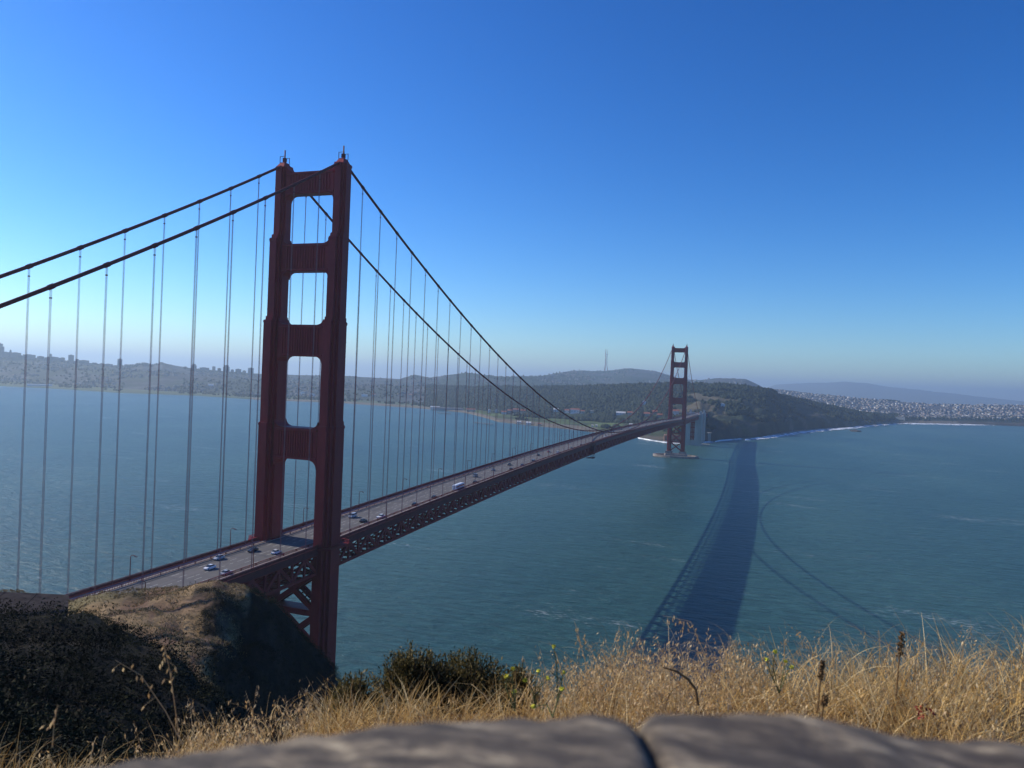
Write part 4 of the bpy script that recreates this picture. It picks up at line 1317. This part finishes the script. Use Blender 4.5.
def leaf_cloud(centres, radii, n, size, flat=.8, aspect=.45, up=.3, hemi=True):
    """many small leaf quads in the shell of each clump"""
    K = len(centres)
    d = rng.standard_normal((K, n, 3)); d /= np.linalg.norm(d, axis=2, keepdims=True)
    if hemi: d[..., 2] = np.abs(d[..., 2])*1.1-.15
    rr = radii[:, None]*(.55+.5*rng.random((K, n)))
    c = centres[:, None]+d*rr[..., None]*np.array([1, 1, flat])
    nrm = d+.8*rng.standard_normal((K, n, 3)); nrm[..., 2] += up
    nrm /= np.linalg.norm(nrm, axis=2, keepdims=True)
    t = np.cross(nrm, rng.standard_normal((K, n, 3))); t /= np.linalg.norm(t, axis=2, keepdims=True)
    b_ = np.cross(nrm, t)
    s = (size*(.6+.8*rng.random((K, n))))[..., None] if np.isscalar(size) else (size[:, None]*(.6+.8*rng.random((K, n))))[..., None]
    V = np.stack([c-t*s, c-b_*s*aspect, c+t*s, c+b_*s*aspect], 2).reshape(-1, 3)
    return V, np.arange(K*n*4).reshape(-1, 4)
M['scrub_leaf'] = island_mat('scrub_leaves', [(.006,.008,.004), (.012,.014,.007), (.018,.02,.009), (.04,.036,.017)], trans=0)
def is_plateau(px, d, n1): return 92 < d < 172 and px < (232 if d < 140 else 246)+n1*40 and not (px < 85 and d < 135)
cs, rs = [], []
while len(cs) < 6500:
    px = random.uniform(-60, 400); d = math.exp(random.uniform(math.log(20), math.log(215)))
    a = (px-512)/FPX*d
    x, y, z = near_ground(a, d)
    n1 = mnoise.fractal((x/6, y/6, 3.3), 1, 2, 4)
    if z < 3: continue
    if is_plateau(px, d, n1) and random.random() > (.35 if (px < 150 and d > 140) or n1 < -.28 else .03): continue
    if -113 < a < -72 and 116 < d < 133: continue
    r = random.uniform(.3, .8)*(1+1.6*(random.random() < .2))*(1 if d < 70 else 1.35)*(.6 if is_plateau(px, d, n1) else 1)
    if px > 275 and d > 120: r *= .8
    cs.append((x, y, z+.1*r)); rs.append(r)
while len(cs) < 13500:
    px = random.uniform(205, 400); d = random.uniform(88, 215)
    a = (px-512)/FPX*d
    x, y, z = near_ground(a, d)
    n1 = mnoise.fractal((x/6, y/6, 3.3), 1, 2, 4)
    if z < 3 or is_plateau(px, d, n1-.1): continue
    r = random.uniform(.4, 1.25)
    cs.append((x, y, z+.1*r)); rs.append(r)
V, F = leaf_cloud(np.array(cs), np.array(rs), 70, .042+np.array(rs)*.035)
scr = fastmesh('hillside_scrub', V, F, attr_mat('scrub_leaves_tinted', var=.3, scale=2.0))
cc = np.zeros((len(cs), 3))
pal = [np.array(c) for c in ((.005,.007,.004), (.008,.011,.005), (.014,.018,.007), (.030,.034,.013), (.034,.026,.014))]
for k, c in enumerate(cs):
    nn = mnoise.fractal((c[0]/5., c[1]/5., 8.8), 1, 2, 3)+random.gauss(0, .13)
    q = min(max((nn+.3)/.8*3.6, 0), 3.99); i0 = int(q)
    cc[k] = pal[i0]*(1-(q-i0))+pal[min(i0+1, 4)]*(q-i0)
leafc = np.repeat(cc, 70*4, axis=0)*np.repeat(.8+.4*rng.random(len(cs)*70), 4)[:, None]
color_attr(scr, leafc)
tag(scr, kind='stuff')
# dry grass on the flat of the ridge
bl = []
while len(bl) < 26000:
    px = random.uniform(-40, 290); d = random.uniform(95, 165)
    a = (px-512)/FPX*d
    x, y, z = near_ground(a, d)
    n1 = mnoise.fractal((x/6, y/6, 3.3), 1, 2, 4)
    if n1 < -.0 and random.random() < .75: continue
    if px > 250+n1*30 or (-113 < a < -72 and 116 < d < 133): continue
    bl.append((x, y, z))
bl = np.array(bl)
ang = rng.random(len(bl))*math.pi; w = .12*np.stack([np.cos(ang), np.sin(ang), ang*0], 1); h = np.zeros((len(bl), 3)); h[:, 2] = .12+.3*rng.random(len(bl)); h[:, :2] = .12*rng.standard_normal((len(bl), 2))
V = np.stack([bl-w, bl+w, bl+h], 1).reshape(-1, 3)
M['ridge_grass'] = island_mat('ridge_grass', [(.15,.105,.06), (.24,.175,.09), (.34,.26,.14), (.10,.10,.045)], trans=.2)
tag(fastmesh('ridge_grass', V, np.arange(len(V)).reshape(-1, 3), M['ridge_grass']), kind='stuff')

# ------------------------------------------------------------------ foreground grass
NG = 140
_px = np.linspace(-160, 1200, NG); _ld = np.linspace(math.log(.9), math.log(12), NG)
_Z = np.array([[near_ground((p-512)/FPX*math.exp(l), math.exp(l))[2] for l in _ld] for p in _px])
def gfast(px, d):
    u = np.clip((px-_px[0])/(_px[1]-_px[0]), 0, NG-1.001); v = np.clip((np.log(d)-_ld[0])/(_ld[1]-_ld[0]), 0, NG-1.001)
    i, j = u.astype(int), v.astype(int); fu, fv = u-i, v-j
    z = _Z[i, j]*(1-fu)*(1-fv)+_Z[i+1, j]*fu*(1-fv)+_Z[i, j+1]*(1-fu)*fv+_Z[i+1, j+1]*fu*fv
    a = (px-512)/FPX*d
    return np.stack([CAM[0]+FWD[0]*d+RGT[0]*a, CAM[1]+FWD[1]*d+RGT[1]*a, z], 1)
def blades(base, H, W_, lean, ph, curl=1.0, seg=4):
    N = len(base)
    out = []
    dirx, diry = np.cos(ph), np.sin(ph)
    px_, py_ = -diry, dirx
    # face the blade roughly at random
    tw = rng.random(N)*math.pi
    sx, sy = np.cos(tw), np.sin(tw)
    for k in range(seg+1):
        t = k/seg
        f = lean*(t**1.6)*curl; up = np.sqrt(np.clip(1-np.clip(lean, 0, .95)**2*t**1.5, .08, 1))*t
        c = base+np.stack([dirx*f*H, diry*f*H, up*H], 1)
        w = W_*(1-t**2*.85)
        off = np.stack([sx*w, sy*w, 0*w], 1)
        out += [c-off, c+off]
    V = np.stack(out, 1)
    F0 = np.array([[2*k, 2*k+1, 2*k+3, 2*k+2] for k in range(seg)])
    F = F0[None]+(np.arange(N)*(2*seg+2))[:, None, None]
    return V.reshape(-1, 3), F.reshape(-1, 4)
def zone(N, pa, pb, da, db):
    return pa+(pb-pa)*rng.random(N), np.exp(math.log(da)+(math.log(db)-math.log(da))*rng.random(N)**.8)
VV, FF, off = [], [], 0
def addm(V, F):
    global off
    VV.append(V); FF.append(F+off); off += len(V)
N = 62000
px_, d_ = zone(N, -90, 1120, 1.5, 7.5)
base = gfast(px_, d_)
clump = np.array([mnoise.fractal((b[0]*1.4, b[1]*1.4, .3), 1, 2, 3) for b in base])
thin = (px_ > 370) & (px_ < 545) & (d_ > 3.2)
keep = (rng.random(N) < .70+1.3*clump) & ~thin & ~((px_ < 330) & (d_ > 4.6)) & ~((px_ < 180) & (d_ > 3.8))
px_, d_, base, clump = px_[keep], d_[keep], base[keep], clump[keep]
N = len(px_)
hmul = np.interp(px_, [0, 150, 250, 330, 420, 560, 640, 800, 1024], [.72, .72, .85, .72, .62, .55, .80, .92, 1.0])
H = (.11+.22*rng.random(N))*(1+1.3*np.clip(clump, -.4, .6))*hmul
base[:, 2] -= .02
addm(*blades(base, H, .0013+.0018*rng.random(N), .25+.7*rng.random(N), rng.random(N)*2*math.pi*.6-.6+YAW, 1.1))
N = 7500
px_, d_ = zone(N, 330, 560, 1.7, 3.5); base = gfast(px_, d_)
addm(*blades(base, .12+.18*rng.random(N), .0013+.0016*rng.random(N), .3+.7*rng.random(N), rng.random(N)*2*math.pi, 1.1))
# long straws lying over
N = 4800
px_, d_ = zone(N, 60, 1100, 1.7, 6.2); base = gfast(px_, d_); base[:, 2] += .05+.14*rng.random(N)
ok = ~((px_ < 200) & (d_ > 3.6)) & ~((px_ > 345) & (px_ < 545) & (d_ > 2.9)); px_, base = px_[ok], base[ok]; N = len(base)
sh = np.where(px_ < 580, .62, 1.0)
sel = (px_ > 580) | (rng.random(N) < .4)
base, sh = base[sel], sh[sel]; N = len(base)
addm(*blades(base, (.16+.3*rng.random(N))*sh, .0011+.0012*rng.random(N), .75+.45*rng.random(N), rng.random(N)*2*math.pi, 1.0, 8))
M['grass'] = island_mat('dry_grass', [(.16,.08,.025), (.56,.34,.10), (.78,.54,.21), (.34,.19,.06), (.90,.70,.36), (.10,.065,.022)], rough=.6, trans=.35)
tag(fastmesh('dry_grass', np.concatenate(VV), np.concatenate(FF), M['grass']), kind='stuff')

# wild oats : thin stems with drooping spikelets
VV, FF, off = [], [], 0
def oat(b, h, lean, ph, nsp, sp=.016):
    b = np.array(b); dirv = np.array([math.cos(ph), math.sin(ph), 0])
    pts = [b+np.array([0, 0, 1])*h*t*(1-.25*lean*t)+dirv*h*lean*t**2 for t in np.linspace(0, 1, 7)]
    V, F = [], []
    side = np.array([RGT[0], RGT[1], 0])
    for i, p in enumerate(pts):
        w = .0009*(1-.5*i/6); V += [p-side*w, p+side*w]
        if i: F.append((2*i-2, 2*i-1, 2*i+1, 2*i))
    addm(np.array(V), np.array(F))
    for k in range(nsp):
        t = .55+.45*k/nsp; i = min(5, int(t*6)); f = t*6-i
        c = pts[i]*(1-f)+pts[i+1]*f
        q = rng.standard_normal(3)*.012+np.array([0, 0, -.006]); q[:2] += rng.standard_normal(2)*.006
        c2 = c+q
        sp_ = sp
        dn = np.array([rng.normal()*.5, rng.normal()*.5, -1.0]); dn /= np.linalg.norm(dn)
        s_ = np.cross(dn, rng.standard_normal(3)); s_ /= np.linalg.norm(s_)
        L = sp*(.7+.7*random.random())
        addm(np.array([c2, c2+dn*L*.4+s_*L*.16, c2+dn*L, c2+dn*L*.4-s_*L*.16]), np.array([[0, 1, 2, 3]]))
        addm(np.array([c-side*.0004, c+side*.0004, c2+side*.0004, c2-side*.0004]), np.array([[0, 1, 2, 3]]))
for _ in range(1500):
    p = random.choice([random.uniform(585, 770)]*5+[random.uniform(540, 1060)]*5+[random.uniform(180, 340)]*2+[random.uniform(-20, 560)])
    d = random.uniform(2.0, 5.2) if p > 330 else random.uniform(1.9, 3.8)
    b = gfast(np.array([p]), np.array([d]))[0]
    hh = random.uniform(.22, .50)*(.85 if p < 330 else (.78 if p < 600 else 1))
    if 350 < p < 545: hh *= .5
    oat(b, hh, random.uniform(.1, .7), random.uniform(0, 6.28), random.randint(10, 22), .019)
M['oat'] = island_mat('wild_oat_straw', [(.35,.21,.08), (.62,.43,.20), (.80,.63,.36), (.45,.27,.11), (.66,.48,.28)], rough=.5, trans=.4)
tag(fastmesh('wild_oats', np.concatenate(VV), np.concatenate(FF), M['oat']), kind='stuff')

# single tall oat stalks that stand out against the dark slope and the sea
def stalk_thing(pts_px, d, nsp, lab, side=1):
    global VV, FF, off
    VV, FF, off = [], [], 0
    P = [at(p[0], p[1], d) for p in pts_px]
    root = P[0].copy()
    fine = []
    for i in range(len(P)-1):
        for t in np.linspace(0, 1, 5, endpoint=False): fine.append(P[i]*(1-t)+P[i+1]*t)
    fine.append(P[-1])
    m = MB().tube([f-root for f in fine], [.0016*(1-.6*i/len(fine)) for i in range(len(fine))], 5)
    st = m.build('oat_stalk', M['oat'], loc=None); st.location = tuple(root)
    for k in range(nsp):
        t = .5+.5*k/nsp; c = fine[int(t*(len(fine)-1))]-root
        c2 = c+np.array([rng.normal()*.012, rng.normal()*.012, -.008+rng.normal()*.006])
        dn = np.array([rng.normal()*.4, rng.normal()*.4, -1.0]); dn /= np.linalg.norm(dn)
        s_ = np.cross(dn, rng.standard_normal(3)); s_ /= np.linalg.norm(s_); L = .02
        for s2 in (s_, np.cross(s_, dn)):
            addm(np.array([c2, c2+dn*L*.4+s2*L*.17, c2+dn*L, c2+dn*L*.4-s2*L*.17]), np.array([[0, 1, 2, 3]]))
        addm(np.array([c-RGT*.0004, c+RGT*.0004, c2+RGT*.0004, c2-RGT*.0004]), np.array([[0, 1, 2, 3]]))
    fastmesh('seed_head', np.concatenate(VV), np.concatenate(FF), M['oat'], parent=st)
    tag(st, lab, 'plant')
stalk_thing([(192,735),(186,700),(180,668),(172,638)], 2.3, 14, 'tall pale oat stalk against the dark slope below the tan ridge')
stalk_thing([(196,745),(178,712),(152,676),(126,661)], 2.3, 9, 'arching oat stalk left of the taller pale one on the dark slope')
stalk_thing([(66,748),(67,725),(70,706)], 2.2, 6, 'short upright oat stalk at the lower left')
stalk_thing([(600,700),(598,668),(590,640),(584,622)], 3.0, 14, 'thin oat stalk standing over the sea left of the bridge shadow')
stalk_thing([(720,700),(716,655),(700,622),(672,616)], 3.0, 20, 'drooping oat stalk arching across the dark bridge shadow')
stalk_thing([(846,700),(845,668),(843,642)], 3.0, 10, 'single oat head standing over the sea right of the shadow')
stalk_thing([(1005,700),(1003,668),(1008,645)], 3.0, 12, 'oat stalk at the right edge over the sea')

# dried brown weed stalks
M['brown_weed'] = mat('brown_weed', (.10,.055,.025), (.22,.13,.05), scale=60, rough=.9)
def weed(px, pt, pb, d, head_h, lab, w=.009):
    b, tpt = at(px-3, pb, d), at(px, pt, d)
    h = tpt[2]-b[2]
    m = MB().tube([(0, 0, 0), (.004, 0, h*.5), (tpt[0]-b[0], tpt[1]-b[1], h*.92)], [.004, .0035, .003], 6)
    st = m.build('dried_weed', M['brown_weed']); st.location = tuple(b)
    cs_ = []
    for i in range(16):
        t = i/15; z = h-head_h+head_h*t
        for k in range(3): cs_.append(((tpt[0]-b[0])*z/h+rng.normal()*w*.45*(1-.3*t), (tpt[1]-b[1])*z/h+rng.normal()*w*.45, z))
    V, F = leaf_cloud(np.array(cs_), np.full(len(cs_), .005), 9, .005, hemi=False, aspect=.6)
    fastmesh('seed_head', V, F, M['brown_weed'], parent=st)
    tag(st, lab, 'plant')
weed(912, 634, 700, 3.2, .10, 'tall brown dried weed with flat tufted top on the right', .013)
weed(834, 662, 712, 2.9, .07, 'shorter brown weed head left of the tall tufted one')
weed(838, 697, 722, 2.6, .03, 'small dark weed head low in the grass under the others', .008)
# curved bare twig
P = [at(x, y, 2.7) for x, y in ((711,706),(708,690),(700,680),(688,672),(674,668))]
tw_ = MB().tube([p-P[0] for p in P], [.006, .0055, .005, .004, .002], 6).build('bare_twig', M['brown_weed']); tw_.location = tuple(P[0])
tag(tw_, 'curved dark bare twig in the grass below the bridge shadow', 'twig')
# red leaves
V, F = leaf_cloud(np.array([at(936+rng.normal()*4, 710+rng.normal()*4, 2.6) for _ in range(7)]), np.full(7, .012), 5, .007, hemi=False, aspect=.6)
o = at(936, 710, 2.6)
rl = fastmesh('red_leaved_plant', V-o, F, mat('red_leaf', (.20,.02,.015), (.32,.05,.03), scale=40)); rl.location = tuple(o)
tag(rl, 'small red-leaved sprig deep in the dry grass on the right', 'plant')

# wild mustard with yellow flowers
M['green_stem'] = mat('green_stem', (.06,.08,.02), (.12,.13,.04), scale=40, rough=.7)
M['petal'] = mat('yellow_petal', (.65,.60,.04), (.80,.74,.10), scale=60, rough=.6)
def mustard(root_px, heads, d, lab):
    b = at(*root_px, d)
    m = MB(); hp_ = []
    for (x, y) in heads:
        q = at(x, y, d+rng.normal()*.06)
        mid = (b+q)/2+np.array([rng.normal()*.01, rng.normal()*.01, .02])
        m.tube([b-b, mid-b, q-b], [.0028, .0022, .0014], 5); hp_.append(q-b)
        for k in range(5):
            f = random.uniform(.3, .95); c = (1-f)*0+(q-b)*f
            e_ = c+np.array([rng.normal()*.02, rng.normal()*.02, .015+random.random()*.02])
            m.tube([c, e_], [.0011, .0008], 4)
    st = m.build('mustard_plant', M['green_stem']); st.location = tuple(b)
    for q in hp_:
        V, F = leaf_cloud(q[None]+np.zeros((1, 3)), np.array([.007]), 22, .006, hemi=False, aspect=.8)
        fastmesh('flower', V, F, M['petal'], parent=st)
    tag(st, lab, 'plant')
mustard((570,700), [(564,647),(575,673)], 3.1, 'tallest yellow-flowered mustard plant beside the end of the dark bush')
mustard((548,708), [(537,681),(550,672),(560,679)], 3.0, 'mustard plant with three yellow heads right of the dark bush')
mustard((528,712), [(518,677),(524,669),(527,692)], 2.9, 'mustard plant with yellow heads in front of the dark bush')
mustard((566,718), [(574,690),(546,707)], 2.7, 'low mustard plant with two yellow heads just above the parapet')
mustard((792,694), [(786,652),(797,662),(778,660),(803,668)], 3.2, 'thin greenish mustard plant in the grass right of the bridge shadow')

# dark evergreen bushes at the edge of the bank
M['bush'] = island_mat('bush_leaves', [(.025,.025,.009), (.075,.065,.02), (.16,.125,.042), (.28,.21,.08)], rough=.6, trans=.25)
M['bark'] = mat('bark', (.05,.035,.025), (.10,.075,.05), scale=30)
def bush(pc, pt, pbm, wpx, d, lab, nspr=300):
    b = at(pc, pbm, d); H_ = (pbm-pt)/FPX*d; Wd = wpx/FPX*d/2
    m = MB(); V, F, o_ = [], [], 0
    for i in range(nspr):
        u = rng.normal()*.42; v = rng.normal()*.42
        if u*u+v*v > 1: continue
        top = H_*(.55+.5*random.random())*math.sqrt(max(.05, 1-(u*u+v*v)*.9))
        x, y = u*Wd, v*Wd*.7
        base_ = np.array([x*.35, y*.35, 0]); tip = np.array([x*1.05, y*1.05, top])
        if i % 4 == 0: m.tube([base_, (base_+tip)/2+np.array([0, 0, top*.1]), tip], [.005, .0035, .0015], 5)
        n = 34
        t = .35+.65*rng.random(n)
        c = base_+(tip-base_)*t[:, None]+rng.standard_normal((n, 3))*.009
        dr = (tip-base_)/np.linalg.norm(tip-base_)+rng.standard_normal((n, 3))*.55; dr /= np.linalg.norm(dr, axis=1, keepdims=True)
        sd_ = np.cross(dr, rng.standard_normal((n, 3))); sd_ /= np.linalg.norm(sd_, axis=1, keepdims=True)
        L = (.014+.014*rng.random(n))[:, None]
        V.append(np.stack([c, c+dr*L*.5+sd_*L*.2, c+dr*L, c+dr*L*.5-sd_*L*.2], 1).reshape(-1, 3))
        F.append(np.arange(n*4).reshape(-1, 4)+o_); o_ += n*4
    rt = empty('bush', b)
    m.build('branches', M['bark'], rt)
    fastmesh('foliage', np.concatenate(V), np.concatenate(F), M['bush'], parent=rt)
    tag(rt, lab, 'bush', 'dark bushes on the edge of the bank')
    # xy frame of the bush follows the view heading
    rt.rotation_euler = (0, 0, YAW)
bush(426, 648, 735, 104, 4.4, 'tallest dark bush, with its top against the sea right of the tower foot', 640)
bush(478, 652, 735, 124, 4.5, 'wide dark bush between the tallest bush and the mustard flowers', 640)
bush(530, 668, 735, 62, 4.3, 'smaller olive bush at the right end beside the mustard flowers', 360)
bush(366, 674, 745, 70, 3.9, 'low olive-brown bush left of the tallest bush, below the tower foot', 260)

# ------------------------------------------------------------------ parapet right under the camera
def parapet_material():
    m, n, l, b = nodes_of('weathered_parapet')
    tc = n.new('ShaderNodeTexCoord'); mp = n.new('ShaderNodeMapping'); mp.inputs['Rotation'].default_value = (0, 0, -YAW); mp.inputs['Scale'].default_value = (.55, 2.6, 2.6)
    l.new(tc.outputs['Object'], mp.inputs[0])
    t = n.new('ShaderNodeTexNoise'); t.inputs['Scale'].default_value = 24; t.inputs['Detail'].default_value = 10; t.inputs['Roughness'].default_value = .72
    l.new(mp.outputs[0], t.inputs['Vector'])
    r = n.new('ShaderNodeValToRGB')
    els = r.color_ramp.elements
    els[0].position = .33; els[0].color = (.035,.026,.022,1); els[1].position = .66; els[1].color = (.52,.43,.29,1)
    e_ = els.new(.48); e_.color = (.10,.080,.062,1); e_ = els.new(.58); e_.color = (.24,.19,.13,1)
    l.new(t.outputs['Fac'], r.inputs[0]); l.new(r.outputs[0], b.inputs['Base Color'])
    b.inputs['Roughness'].default_value = .9
    bp = n.new('ShaderNodeBump'); bp.inputs['Strength'].default_value = .8; bp.inputs['Distance'].default_value = .012
    l.new(t.outputs['Fac'], bp.inputs['Height']); l.new(bp.outputs[0], b.inputs['Normal'])
    return m
M['parapet'] = parapet_material()
def parapet(edge, name, lab, capL=False, capR=False):
    # edge: (px, row of the far top edge); top sits about 0.25 m below the lens
    E_ = []
    for px, py in edge:
        s_ = (py-hor(px))/FPX; d = .26/s_ if len(edge) else .5
        E_.append((px, s_))
    n = 200
    pxs_ = np.linspace(edge[0][0], edge[-1][0], n)
    rows = np.interp(pxs_, [e_[0] for e_ in edge], [e_[1] for e_ in edge])
    V, F = [], []
    prof = [(0, -1.15), (0, -.10), (-.004, -.035), (-.014, -.012), (-.034, -.001), (-.07, 0), (-.13, .003), (-.20, .0), (-.27, -.006), (-.30, -.02), (-.315, -.06), (-.315, -1.15)]
    D0 = .56
    for i, (px, py) in enumerate(zip(pxs_, rows)):
        s_ = (py+8-hor(px))/FPX
        d = D0; a = (px-512)/FPX*d
        zt_ = CAM[2]-s_*(d-.035)+.003
        endf = 0
        if capL: endf = max(endf, 1-i/3.0)
        if capR: endf = max(endf, 1-(n-1-i)/3.0)
        endf = max(0, endf)
        for (dy, dz) in prof:
            x_, y_ = CAM[:2]+FWD[:2]*(d+dy*1.0-endf*.004)+RGT[:2]*a
            nn = .009*mnoise.fractal((a*11, (d+dy)*16, dz*8), 1, 2, 4)
            V.append((x_, y_, zt_+dz-endf**2*.006+nn))
    k = len(prof)
    for i in range(n-1):
        for j in range(k-1): F.append((i*k+j, i*k+j+1, (i+1)*k+j+1, (i+1)*k+j))
        F.append((i*k+k-1, i*k, (i+1)*k, (i+1)*k+k-1))
    F.append(tuple(range(k-1, -1, -1))); F.append(tuple((n-1)*k+j for j in range(k)))
    c = V[0]
    o = MB().add(np.array(V)-np.array([c[0], c[1], CAM[2]-1.4]), F).build(name, M['parapet'], smooth=True)
    o.location = (c[0], c[1], CAM[2]-1.4)
    tag(o, lab, 'wall', 'blocks of the weathered parapet')
parapet([(-500,900),(0,786),(130,764),(200,757),(300,741),(380,730),(470,719),(540,713),(600,711),(643,714)], 'parapet_block', 'weathered brown parapet block left of the narrow gap, its left end dipping out of view', capR=True)
parapet([(648,713),(700,713),(760,717),(900,732),(1024,741),(1500,770)], 'parapet_block', 'weathered brown parapet block right of the narrow gap, running to the right edge', capL=True)
